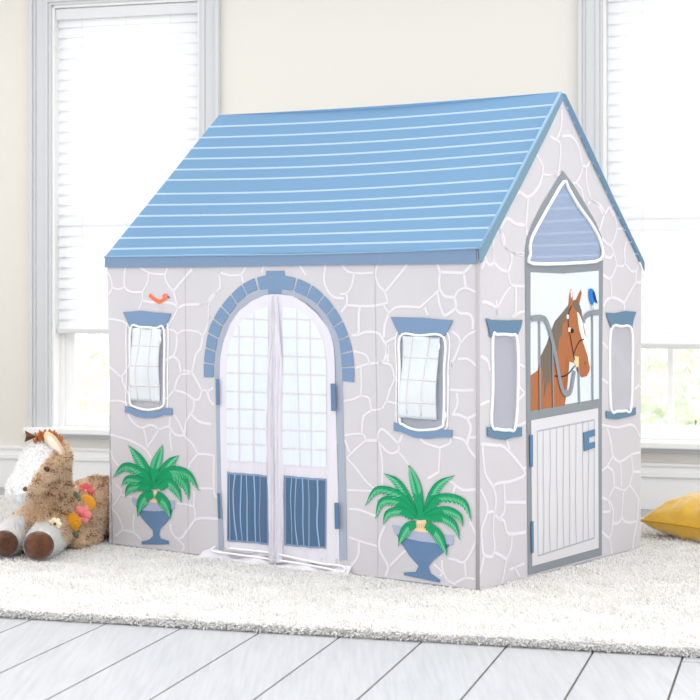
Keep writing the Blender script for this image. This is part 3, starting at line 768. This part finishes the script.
def off_poly(sh, pts, d):
    c = Vector((sum(p[0] for p in pts)/len(pts), sum(p[1] for p in pts)/len(pts)))
    return [(c.x+(p[0]-c.x)*(1+d), c.y+(p[1]-c.y)*(1+d*.45)) for p in pts]
pipe(FR, off_poly(FR, LWo, .22), .0022, .002, 'piping', 'window_seam', PH); pipe(FR, off_poly(FR, RWo, .16), .0022, .002, 'piping', 'window_seam', PH)
def fwave(a, z): return .004*math.sin(a*70)+.006*math.sin(z*22+a*10)
FLP = Sheet(NB, u, -v, wave=fwave)
def flap(xl, xr, yt, yb, vl, hl):
    m = MB(); vs = []; nx, ny = 14, 24
    for i in range(nx+1):
        for j_ in range(ny+1):
            t = j_/ny; x = xl(t)+(xr(t)-xl(t))*i/nx; y = yt(i/nx)+(yb(i/nx)-yt(i/nx))*t
            vs.append(FLP.at(x, y, .0085))
    m.raw(vs, [(i*(ny+1)+j_, (i+1)*(ny+1)+j_, (i+1)*(ny+1)+j_+1, i*(ny+1)+j_+1) for i in range(nx) for j_ in range(ny)], 'flap')
    for l in vl: stroke(m, FLP, l, .0045, .0095, 'flap_line')
    for l in hl: stroke(m, FLP, l, .0045, .0095, 'flap_line')
    solidify(m.build('window_flap', PH, True), .0006)
flap(lambda t: 132.2-.6*t, lambda t: 162.6-2*t, lambda s: 328.3-1.2*math.sin(math.pi*s)+s*1.2, lambda s: 400+s*2.5,
     [[(141.5, 328), (140.5, 350), (139, 375), (140, 400)], [(152.5, 328), (152, 350), (150.5, 375), (151, 401)]],
     [[(132.3, 345.3), (147, 345.5), (162, 346.4)], [(132, 365.3), (147, 365.3), (161.5, 366)], [(132, 385.3), (146, 385.8), (161, 386.5)]])
flap(lambda t: 403.8-3.2*t, lambda t: 440.5-3*t, lambda s: 336+s*1.4, lambda s: 417+s*3,
     [[(414, 337), (410.5, 357), (408.5, 385), (409, 414)], [(429.5, 337), (427.5, 357), (425, 385), (423.5, 416)]],
     [[(404, 357), (422, 357.5), (439.5, 358.5)], [(402.5, 379), (420, 379.5), (439, 381)], [(401.5, 402), (420, 402.3), (438, 403.6)]])
for x, y in ((447.5, 412), (441, 343), (162.5, 336)):
    b = MB(); b.tube([FR.at(x, y, .012), FR.at(x+.8, y+3.5, .014), FR.at(x-.3, y+8, .012)], [.0025, .003, .002], 'piping'); b.build('zip_pull', PH, True)
# --- side windows + netting
flat_part('window_lintel', SD, C(480,300,4.66,[(22,85),(50,92),(120,95),(193,92),(185,130),(166,170),(140,160),(100,154),(60,162),(42,176),(35,130)]), .003, 'block_teal', PH)
flat_part('window_sill', SD, C(480,300,4.66,[(28,592),(50,592),(80,606),(140,606),(165,592),(190,592),(190,635),(150,640),(110,652),(70,645),(30,635)]), .003, 'block_teal', PH)
flat_part('window_lintel', SD, C(470,240,3.889,[(525,282),(560,285),(600,276),(642,280),(632,310),(626,342),(585,332),(545,341),(537,320)]), .003, 'block_teal', PH)
flat_part('window_sill', SD, C(470,240,3.889,[(525,664),(560,672),(600,668),(640,650),(640,680),(600,690),(570,697),(527,693)]), .003, 'block_teal', PH)
for q in (SWo, SRo):
    pipe(SD, q, .0050, .0033, 'piping', 'window_piping', PH)
    m = MB(); poly(m, SD, q, .0005, 'netting', 5); m.build('window_netting', PH)
pipe(SD, GWo, .0055, .005, 'piping', 'window_piping', PH, n=3)
for q in (LWo, RWo):
    m = MB(); poly(m, FR, q, -.004, 'netting', 5); m.build('window_netting', PH)
m = MB(); poly(m, SD, GWo, .0005, 'netting_gable', 1); m.build('window_netting', PH)
# --- stable opening frame
gG = lambda pts: C(520,170,7,pts); t1 = lambda pts: C(470,240,3.889,pts); t5 = lambda pts: C(520,270,4.667,pts); t6 = lambda pts: C(520,400,3.684,pts)
sf = MB()
outl = gG([(295,3),(230,110),(150,240),(80,380),(45,480),(33,560)]); outr = gG([(578,560),(570,470),(530,370),(450,230),(370,100)])
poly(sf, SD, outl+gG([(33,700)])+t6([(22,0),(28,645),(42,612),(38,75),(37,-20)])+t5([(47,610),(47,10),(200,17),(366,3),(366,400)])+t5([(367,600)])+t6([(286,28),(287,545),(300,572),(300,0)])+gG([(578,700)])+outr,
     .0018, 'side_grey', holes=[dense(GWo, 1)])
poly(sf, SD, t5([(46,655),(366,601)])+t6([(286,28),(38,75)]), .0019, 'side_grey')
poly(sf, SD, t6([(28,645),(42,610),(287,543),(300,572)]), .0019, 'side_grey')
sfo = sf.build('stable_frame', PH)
op = MB(); poly(op, SD, t5([(46,8),(200,16),(368,2),(368,605),(46,660)]), .0012, 'stable_white'); op.build('upper_opening', PH)
HZ = .0022
hp = MB()
poly(hp, SD, t5([(47,492),(80,468),(95,400),(130,330),(150,270),(180,220),(222,170),(226,130),(231,92),(238,88),(243,110),(243,142),(258,138),(272,110),(281,90),(285,108),(274,160),(285,190),(291,245),(310,330),(325,410),(322,470),(310,495),(285,502),(262,470),(254,432),(235,430),(215,424),(206,520),(206,632),(47,658)]), HZ, 'horse')
poly(hp, SD, t5([(212,395),(228,432),(218,540),(206,632),(203,500)]), HZ+.0003, 'horse_dark')
hpo = hp.build('horse_print', PH, label='printed chestnut horse looking out of the stable')
mp_ = MB(); poly(mp_, SD, t5([(226,160),(190,205),(160,240),(140,290),(120,350),(95,400),(95,450),(105,480),(100,540),(112,500),(108,600),(128,520),(135,540),(142,480),(158,440),(160,400),(175,370),(178,320),(192,300),(195,250),(210,240),(225,200)]), HZ+.0006, 'mane_print')
mp_.build('mane', hpo); mp_ = MB(); poly(mp_, SD, t5([(243,150),(262,138),(278,170),(284,210),(284,235),(272,205),(258,185),(246,170)]), HZ+.0006, 'mane_print'); mp_.build('forelock', hpo)
bz = MB(); poly(bz, SD, t5([(262,195),(272,203),(288,240),(295,290),(318,350),(325,410),(320,452),(312,400),(290,335),(272,275)]), HZ+.0008, 'blaze')
poly(bz, SD, t5([(231,96),(237,92),(240,120),(234,132)]), HZ+.0008, 'blaze'); poly(bz, SD, t5([(280,95),(282,108),(268,138),(262,132)]), HZ+.0004, 'horse_dark'); bz.build('blaze', hpo)
br_ = MB()
for l in ([(238,165),(224,200),(222,258),(235,335),(246,395),(252,420)], [(246,395),(258,362),(275,332),(295,322)], [(158,494),(190,498),(220,485),(252,448)]): stroke(br_, SD, t5(l), .0042, HZ+.0012, 'black_print')
poly(br_, SD, t5([(232,280),(240,272),(247,282),(244,293),(235,294)]), HZ+.0013, 'black_print', 3)
for c in ((218, 218), (226, 278)): poly(br_, SD, t5([(c[0]-4, c[1]-10), (c[0]+5, c[1]-9), (c[0]+4, c[1]+11), (c[0]-5, c[1]+9)]), HZ+.0014, 'blaze')
poly(br_, SD, t5([(250,402),(270,405),(270,450),(260,455),(248,430)]), HZ+.0010, 'buckle'); poly(br_, SD, t5([(296,430),(306,422),(306,440),(300,446)]), HZ+.001, 'mane_print')
br_.build('bridle', hpo)
gp = MB()
gpath = t5([(47,226),(95,224),(120,245),(145,330),(165,425),(185,535),(205,574),(230,566),(243,500),(248,470)])
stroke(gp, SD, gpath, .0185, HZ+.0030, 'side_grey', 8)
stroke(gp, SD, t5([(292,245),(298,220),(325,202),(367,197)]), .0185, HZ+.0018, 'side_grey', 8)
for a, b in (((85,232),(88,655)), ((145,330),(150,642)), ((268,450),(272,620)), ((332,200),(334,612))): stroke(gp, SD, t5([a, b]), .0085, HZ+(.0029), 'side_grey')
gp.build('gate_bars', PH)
bb_ = MB(); poly(bb_, SD, t5([(315,92),(322,86),(332,88),(343,105),(350,135),(357,158),(340,148),(332,165),(322,150),(316,125)]), HZ+.003, 'bird_blue')
poly(bb_, SD, t5([(332,95),(343,108),(350,138),(356,157),(340,145),(333,120)]), HZ+.0034, 'bird_navy')
stroke(bb_, SD, t5([(326,148),(325,185)]), .002, HZ+.003, 'bird_navy'); stroke(bb_, SD, t5([(335,150),(335,185)]), .002, HZ+.003, 'bird_navy')
bb_.build('bird_print', PH, label='small blue printed bird perched on the gate')
dm = MB(); poly(dm, SD, t6([(38,75),(285,30),(287,545),(42,612)]), .003, 'door_white')
rect = t6([(60,115),(270,73),(270,508),(63,574)])
for i in range(4): stroke(dm, SD, [rect[i], rect[(i+1) % 4]], .005, .0036, 'plank_line')
for i, x in enumerate((82,107,132,157,178,203,228,248)):
    yt = 115-(x-60)*.2; yb = 574-(x-63)*.32
    stroke(dm, SD, t6([(x, yt), (x+1.5*math.sin(i*2), yt+150), (x+2.5*math.cos(i*3), yt+300), (x+1, yb)]), .0042, .0036, 'plank_line')
dmo = dm.build('stable_door', PH)
flat_part('latch', SD, t6([(228,120),(270,107),(270,132),(248,138),(248,158),(270,153),(270,175),(230,188)]), .005, 'latch', dmo)
for q in (t6([(30,130),(41,128),(41,245),(32,247)]), t6([(35,447),(43,445),(44,562),(37,564)])): flat_part('hinge', SD, q, .005, 'latch', dmo)

# --- printed urns with palms
def urn(rim, bowl, trunk, fronds, cen, cr, cf, band_):
    m = MB(); poly(m, FR, cf(bowl), .0022, 'urn_blue'); poly(m, FR, cf(rim), .0026, 'urn_grey')
    uo = m.build('urn_print', PH)
    p = MB(); poly(p, FR, cf(trunk), .0030, 'trunk', 3)
    tx = sum(a for a, b in trunk)/len(trunk); ty = sum(b for a, b in trunk)/len(trunk)
    for q in range(-2, 3): stroke(p, FR, cf([(tx+q*9-3, ty-8), (tx+q*9, ty+14)]), .0022, .0033, 'trunk_dark')
    poly(p, FR, cf([(cen[0]+cr*math.cos(a_)*1.25, cen[1]+cr*math.sin(a_)*1.0) for a_ in [i*math.pi/6 for i in range(12)]]), .0031, 'palm', 2)
    for fi, (pts, w_) in enumerate(fronds):
        P = crv(cf(pts), 10); n_ = len(P); o1 = []; o2 = []
        for i, q in enumerate(P):
            a = P[max(0, i-1)]; b = P[min(n_-1, i+1)]; t = (b-a).normalized(); nn = Vector((-t.y, t.x))
            if nn.y < 0 or (abs(nn.y) < .25 and False): nn = -nn
            s = i/(n_-1); ww = 1.25*w_*(.35+.65*math.sin(math.pi*min(1, s*.75+.18)))*(1-s**5)
            jag = (.78 if i % 2 else 1.08)
            arching = abs(pts[-1][0]-pts[0][0]) > 90 or pts[-1][1] > pts[0][1]
            up_, dn = (.28, 1.0) if arching else (.7, .7)
            o1.append(q-nn*ww*up_); o2.append(q+nn*ww*dn*jag+t*ww*.25)
        off = .0035+.0002*fi
        vs = [FR.at(*q, off) for q in o1]+[FR.at(*q, off) for q in o2]
        p.raw(vs, [(i, i+1, n_+i+1, n_+i) for i in range(n_-1)], 'palm')
        for i in range(int(n_*.30), n_-3, 1):
            sp0 = o1[i].lerp(o2[i], .22 if arching else .5)
            stroke(p, FR, [tuple(sp0.lerp(o2[i+2], .25)), tuple(sp0.lerp(o2[min(n_-1, i+3)], .95))], .0023, off+.0003, 'palm_light')
            if not arching: stroke(p, FR, [tuple(sp0.lerp(o1[i+2], .25)), tuple(sp0.lerp(o1[min(n_-1, i+3)], .95))], .0023, off+.0003, 'palm_light')
        stroke(p, FR, [tuple(q) for q in o1[::3]]+[tuple(o1[-1])], .0016, off+.0004, 'palm_dark', 2)
    p.build('palm_print', uo)
cf3 = lambda pts: C(100,450,5.833,pts); cf7 = lambda pts: C(340,470,5,pts)
urn([(190,275),(235,290),(300,303),(360,306),(440,292),(438,338),(400,353),(320,357),(235,350),(205,325),(190,298)],
    [(222,346),(320,352),(428,346),(410,395),(385,430),(355,460),(347,490),(357,515),(405,530),(405,550),(245,550),(245,533),(290,522),(312,500),(310,470),(280,435),(245,395)],
    [(300,262),(312,242),(330,234),(345,250),(356,303),(300,302)],
    [([(300,180),(275,100),(230,30),(168,-28)],6.5),([(320,200),(325,110),(345,40),(370,-30)],6),([(335,190),(370,110),(410,60),(465,32)],6.5),
     ([(310,200),(250,120),(150,85),(80,160)],6.5),([(310,215),(240,170),(165,160),(130,208)],6),([(305,220),(230,200),(170,215),(153,275)],6),
     ([(335,195),(410,110),(520,130),(580,235)],6.5),([(340,200),(430,125),(510,190),(522,290)],7),([(340,215),(410,180),(460,230),(480,305)],6),
     ([(318,245),(262,262),(232,310),(226,388)],7),([(338,245),(375,275),(405,320),(418,402)],7)],
    (320,195), 34, cf3, None)
urn([(262,275),(330,285),(400,305),(480,315),(570,328),(568,374),(490,366),(400,356),(330,339),(275,315)],
    [(278,312),(330,338),(400,355),(490,365),(552,373),(520,410),(470,450),(445,480),(455,515),(505,550),(500,562),(320,525),(322,512),(380,508),(395,480),(350,430),(310,370)],
    [(375,302),(382,265),(408,240),(440,262),(452,310)],
    [([(385,210),(340,120),(290,50),(222,18)],5.6),([(405,215),(390,120),(370,40),(345,-25)],6),([(425,210),(455,120),(500,60),(575,28)],5.6),
     ([(385,215),(310,120),(190,90),(130,178)],5.6),([(385,225),(300,150),(210,150),(182,242)],6),([(380,235),(310,195),(240,210),(220,272)],5.5),
     ([(425,215),(500,130),(620,150),(662,252)],5.8),([(430,225),(520,190),(600,220),(618,282)],5.6),([(430,235),(520,230),(580,270),(602,346)],5.6),
     ([(385,260),(340,275),(310,320),(298,378)],6.6),([(435,262),(490,300),(520,350),(540,428)],6.6)],
    (405,215), 36, cf7, None)
bd = MB(); cb = lambda pts: C(100,255,5.833,pts)
stroke(bd, FR, cb([(290,232),(315,255),(345,272),(372,262),(385,250)]), .013, .0025, 'orange')
stroke(bd, FR, cb([(385,228),(396,240),(388,254),(374,250),(372,236),(383,228)]), .0065, .0028, 'orange')
poly(bd, FR, cb([(395,238),(414,246),(400,254)]), .003, 'beak')
stroke(bd, FR, cb([(352,300),(354,335)]), .0012, .0032, 'seam'); stroke(bd, FR, cb([(366,300),(372,335)]), .0012, .0032, 'seam')
bd.build('bird_print', PH, label='small orange printed bird above the window')

# ================================================================== CUSHION
cu = empty('cushion', (1.35, 5.78, 0), 'mustard yellow velvet cushion lying on the rug beside the playhouse', 'cushion')
N_ = 48; S_ = .235; cc = Vector((1.362, 5.80, .066)); ca = math.radians(42)
ex = Vector((math.cos(ca), math.sin(ca), 0)); ey = Vector((-math.sin(ca), math.cos(ca), 0))
tl = Vector((0, 0, 1))
def cpos(s, t, sign):
    k = max(0, (1-abs(s)**2.6))*max(0, (1-abs(t)**2.6)); h = .088*k**.42
    pin = 1-.10*(1-max(abs(s), abs(t))*min(abs(s), abs(t)))*max(abs(s), abs(t))**2
    ec = t if abs(s) > abs(t) else s; ed = max(abs(s), abs(t))
    wr = 1.6*(.0055*math.sin(ec*17+2*math.sin(ec*5)+(3 if s > t else 0))+.003*math.sin(ec*37+1))*ed**3*min(1, k*3)+.002*math.sin(s*5+t*7)*k
    p = cc+ex*s*S_*pin+ey*t*S_*pin+Vector((0, 0, sign*(h+wr)))
    # droop toward camera-side corner
    p.z += .03*(p.y-cc.y)/.33-.010*(abs(s)**2*abs(t)**2)
    if sign < 0: p.z = max(p.z, -.003)
    return p
cm = MB()
for sign in (1, -1):
    vs = [cpos(-1+2*i/N_, -1+2*j_/N_, sign) for i in range(N_+1) for j_ in range(N_+1)]
    fs = [(i*(N_+1)+j_, (i+1)*(N_+1)+j_, (i+1)*(N_+1)+j_+1, i*(N_+1)+j_+1) for i in range(N_) for j_ in range(N_)]
    if sign < 0: fs = [f[::-1] for f in fs]
    cm.raw(vs, fs, 'mustard')
cm.build('cover', cu, True)
ep = [(-1+2*i/24, -1) for i in range(24)]+[(1, -1+2*i/24) for i in range(24)]+[(1-2*i/24, 1) for i in range(24)]+[(-1, 1-2*i/24) for i in range(24)]
pm = MB(); pm.tube([cpos(a, b, 1) for a, b in ep], .0035, 'mustard_pipe', 8, True); pm.build('piping', cu, True)

# ================================================================== PLUSH HORSE
PL = empty('plush_horse', A(50, 545, 5.55)*1.0, 'tan plush toy horse with white blaze and felt flowers lying beside the playhouse', 'plush toy')
PL.location.z = 0
def mesh_from_blobs(blobs):
    m = MB()
    for c, r in blobs: m.ball(c, r, 'tan', 20, 14)
    t = m.build('temp'); rm = t.modifiers.new('r', 'REMESH'); rm.mode = 'VOXEL'; rm.voxel_size = .006
    sm = t.modifiers.new('s', 'SMOOTH'); sm.factor = .6; sm.iterations = 6
    dg = bpy.context.evaluated_depsgraph_get(); me = bpy.data.meshes.new_from_object(t.evaluated_get(dg))
    old = t.data; bpy.data.objects.remove(t); bpy.data.meshes.remove(old); return me
def chain(pts, n=8):
    out = []
    for (a, ra), (b, rb_) in zip(pts, pts[1:]):
        for i in range(n+1):
            t = i/n; out.append((a.lerp(b, t), ra+(rb_-ra)*t))
    return out
blobs = chain([(A(50, 459, 5.46), .070), (A(42, 464, 5.42), .068), (A(30, 480, 5.33), .050), (A(21, 489, 5.28), .044)])
blobs += chain([(A(50, 470, 5.50), .066), (A(49, 492, 5.54), .072), (A(47, 516, 5.56), .084), (A(42, 524, 5.54), .078)])
blobs += chain([(A(62, 518, 5.62), .092), (A(86, 514, 5.76), .096), (A(104, 511, 5.86), .104), (A(122, 512, 5.97), .100)])
blobs += chain([(A(84, 508, 5.80), .088), (A(97, 501, 5.88), .086), (A(108, 506, 5.94), .09)])
blobs += chain([(A(54, 532, 5.52), .058), (A(42, 543, 5.36), .050)]) + chain([(A(26, 528, 5.56), .058), (A(9, 540, 5.40), .048)])
blobs += chain([(A(88, 536, 5.68), .045), (A(79, 540, 5.56), .032)])
bm_ = mesh_from_blobs(blobs)
loc = Vector(PL.location)
def toPx(p): return (350+FPX*p.x/p.y, HY-FPX*(p.z-CZ)/p.y)
def inpoly(x, y, P):
    c = False; j = len(P)-1
    for i in range(len(P)):
        if (P[i][1] > y) != (P[j][1] > y) and x < (P[j][0]-P[i][0])*(y-P[i][1])/(P[j][1]-P[i][1])+P[i][0]: c = not c
        j = i
    return c
BLZ = [(5, 436), (46, 436), (54, 449), (50, 455), (40, 466), (33, 478), (27, 488), (26, 497), (24, 508), (-5, 508)]
LEG = [(22, 536), (30, 526), (46, 524), (58, 530), (64, 545), (60, 560), (22, 560)]; LEG2 = [(-30, 560), (-30, 505), (18, 508), (25, 520), (23, 535), (20, 560)]
for k in ('tan', 'plush_white'): 
    pass
bm_.materials.clear(); bm_.materials.append(M['tan']); bm_.materials.append(M['plush_white'])
cent = []; norm = []; area = []
for p in bm_.polygons:
    x, y = toPx(p.center); w_ = 0
    if p.center.y < 5.56 and inpoly(x, y, BLZ) and p.normal.y < .25: w_ = 1
    if p.center.y < 5.50 and (inpoly(x, y, LEG) or inpoly(x, y, LEG2)): w_ = 1
    p.material_index = w_; p.use_smooth = True
    cent.append(tuple(p.center)); norm.append(tuple(p.normal)); area.append(p.area)
mids0 = np.array([p.material_index for p in bm_.polygons])
for vv in bm_.vertices: vv.co -= loc
bm_.name = 'plush_body'
body = bpy.data.objects.new('body', bm_); COL.objects.link(body); body.parent = PL
cent = np.array(cent); norm = np.array(norm); area = np.array(area)
nf = 60000; pick = rng.choice(len(cent), nf, p=area/area.sum()); fb = cent[pick]+rng.normal(0, .0022, (nf, 3)); fn = norm[pick]
keep = (fn[:, 1] < .45); fb, fn, pk = fb[keep], fn[keep], pick[keep]; nf = len(fb)
fd = fn*1.0+rng.normal(0, .55, (nf, 3)); fd[:, 2] -= .25; fd /= np.linalg.norm(fd, axis=1)[:, None]
patch = np.sin(fb[:, 0]*140+np.sin(fb[:, 2]*90)*2)+np.sin(fb[:, 2]*120+fb[:, 0]*60)+rng.normal(0, 1.5, nf)
fx = 350+FPX*fb[:, 0]/fb[:, 1]; fy = HY-FPX*(fb[:, 2]-CZ)/fb[:, 1]
patch += np.where((fx > 22) & (fx < 48) & (fy > 498), -1.5, 0)+np.where((fx > 48) & (fx < 74) & (fy > 484) & (fy < 515), 1.0, 0)+np.where((fx > 84) & (fy < 492), .9, 0)-.3
mi = np.where(mids0[pk] == 1, 3, np.where(patch > 1.7, 2, np.where(patch > .8, 1, 0)))
tuft_mesh('fur', fb, fd, rng.uniform(.006, .012, nf), .0013, .0006, 2, 3, rng.uniform(0, .8, nf), ['fur_light', 'fur_mid', 'fur_dark', 'fur_white'], mi, PL, 'stuff')
# hooves
for c, r in ((A(38.5, 545.5, 5.285), .052), (A(4, 543.5, 5.335), .048)):
    h = MB(); vs = []; fs = []; d = Vector((-.12, -1, .05)).normalized(); a1 = d.cross(Z_).normalized(); a2 = a1.cross(d)
    h.ball(c-d*.0, 1, 'hoof', 24, 14, basis=(a1*r, a2*r*.9, d*.03)); h.build('hoof', PL, True)
# eye, nostrils
def on_head(px, py, Y, r, name, k):
    m = MB(); m.ball(A(px, py, Y), r, k, 14, 10); m.build(name, PL, True)
dg = bpy.context.evaluated_depsgraph_get(); dg.update()
def surfY(px, py):
    r = ray(px, py); o_ = Vector((0, 0, CZ))-loc; ok, hit, nn, ix = body.ray_cast(o_, r.normalized())
    return (hit+loc).y if ok else 5.4
on_head(46.5, 469.5, surfY(46.5, 469.5)-.004, .0095, 'eye', 'eye')
on_head(25, 489, surfY(25, 489)-.003, .0075, 'nostril', 'ear_dark'); on_head(9.5, 484, 5.275, .006, 'nostril', 'ear_dark')
# ears
def leaf3(name, base, tip, width, depth, k, k2=None):
    m = MB(); ax = (tip-base); L_ = ax.length; ax.normalize(); sx = ax.cross(Vector((0, 1, 0))).normalized(); dn = sx.cross(ax).normalized()
    m.ball(base.lerp(tip, .5), 1, k, 16, 12, basis=(sx*width, dn*depth, ax*L_*.54))
    if k2: m.ball(base.lerp(tip, .48)-Vector((0, depth*.75, 0)), 1, k2, 16, 12, basis=(sx*width*.6, dn*depth*.5, ax*L_*.42))
    m.build(name, PL, True)
leaf3('ear', A(63, 458, 5.42), A(46, 433, 5.39), .022, .014, 'fur_mid', 'ear_inner')
m = MB(); q = [A(36, 437, 5.42), A(24.5, 430.5, 5.40), A(26, 436, 5.385), A(24, 442.5, 5.40)]
qb = [p_+Vector((0, .012, 0)) for p_ in q]; m.raw(q+qb, [(0, 1, 2), (0, 2, 3), (4, 6, 5), (4, 7, 6), (0, 4, 5, 1), (1, 5, 6, 2), (2, 6, 7, 3), (3, 7, 4, 0)], 'ear_dark')
bevel(m.build('ear', PL), .003)
mn = MB()
for i in range(90):
    t = random.random(); c = Vector((35+t*27, 440-6*math.sin(math.pi*t)+random.uniform(-1, 5)+t*3)); Yy = 5.44+random.uniform(-.03, .03)
    p0 = A(c.x, c.y+3, Yy); dx = random.uniform(-3, 3)
    mn.tube([p0, A(c.x+dx*.5, c.y-2, Yy), A(c.x+dx, c.y-4-random.uniform(0, 2), Yy-.01)], [.0034, .0034, .0026], 'yarn', 6)
mn.build('mane', PL, True); mn = MB()
for i in range(24):
    t = random.uniform(.42, .68); q = Vector((60+9*math.sin(t*1.6), 442+t*42)); Yy = 5.49+random.uniform(-.006, .006)
    mn.tube([A(q.x, q.y, Yy), A(q.x+2, q.y-1, Yy), A(q.x+3.5, q.y+2, Yy)], [.003, .003, .002], 'yarn', 6)
mn.build('mane', PL, True)
# flowers
def flower(px, py, r, k, kc, petals=6, name='felt_flower'):
    Yy = surfY(px, py)-.022; c = A(px, py, Yy); m = MB(); sx = Vector((1, 0, 0)); sz = Z_; dy = Vector((0, 1, 0))
    for i in range(petals):
        a_ = 2*math.pi*i/petals; d = sx*math.cos(a_)+sz*math.sin(a_); e_ = sx*-math.sin(a_)+sz*math.cos(a_)
        m.ball(c+d*r*.55+Vector((0, .003*(i % 2), 0)), 1, k, 10, 8, basis=(d*r*.5, e_*r*.38, dy*.004))
    m.ball(c-Vector((0, .005, 0)), r*.24, kc, 10, 8); m.build(name, PL, True)
flower(86, 491, .029, 'coral', 'pink', 8); flower(82, 514.5, .033, 'pink', 'coral', 6); flower(55, 524, .022, 'cream', 'eye', 7)
def felt_leaf(px, py, px2, py2, w_, k):
    Yy = surfY((px+px2)/2, (py+py2)/2)-.020; b, t = A(px, py, Yy), A(px2, py2, Yy); m = MB(); ax = t-b; sd = ax.cross(Vector((0, 1, 0))).normalized()
    m.ball(b.lerp(t, .5), 1, k, 12, 10, basis=(ax*.5, sd*w_, Vector((0, .006, 0)))); m.build('felt_leaf', PL, True)
felt_leaf(80, 497, 95, 508, .026, 'ochre'); felt_leaf(74, 491, 80, 502, .010, 'sage'); felt_leaf(72, 528, 78, 538, .010, 'sage')
m = MB(); c = A(71, 522.5, surfY(71, 522.5)-.026)
for i in range(70):
    th = i*2.4; rr = .031*math.sqrt(i/70); m.ball(c+Vector((rr*math.cos(th), .014*(rr/.031)**2-.003, rr*math.sin(th))), .0042, 'gold', 6, 5)
m.build('pompom', PL, True)

# ================================================================== LIGHT
wd = bpy.data.worlds.new('world'); SC.world = wd; wd.use_nodes = True
N = wd.node_tree.nodes; L = wd.node_tree.links; bg = N['Background']
tc = N.new('ShaderNodeTexCoord'); sp = N.new('ShaderNodeSeparateXYZ'); L.new(tc.outputs['Generated'], sp.inputs[0])
def mrange(sock, a, b, c, d):
    m_ = N.new('ShaderNodeMapRange'); m_.interpolation_type = 'SMOOTHSTEP'
    for k_, v_ in zip(('From Min', 'From Max', 'To Min', 'To Max'), (a, b, c, d)): m_.inputs[k_].default_value = v_
    L.new(sp.outputs[sock], m_.inputs['Value']); return m_.outputs[0]
def addn(a, b):
    m_ = N.new('ShaderNodeMath'); m_.operation = 'ADD'; L.new(a, m_.inputs[0]); L.new(b, m_.inputs[1]); return m_.outputs[0]
tot = addn(addn(mrange('Y', .1, .7, 1.27, 2.9), mrange('Z', 0, 1, 0, .42)), mrange('X', 0, 1, 0, .35))
L.new(tot, bg.inputs['Strength'])
sd_ = bpy.data.lights.new('daylight', 'SUN'); sd_.energy = .8; sd_.angle = math.radians(34); so = bpy.data.objects.new('daylight', sd_); COL.objects.link(so)
so.rotation_euler = Vector((.36, .40, .8)).to_track_quat('Z', 'Y').to_euler(); so.location = (2, 2, 5)
bg.inputs['Color'].default_value = (1, .995, .985, 1)
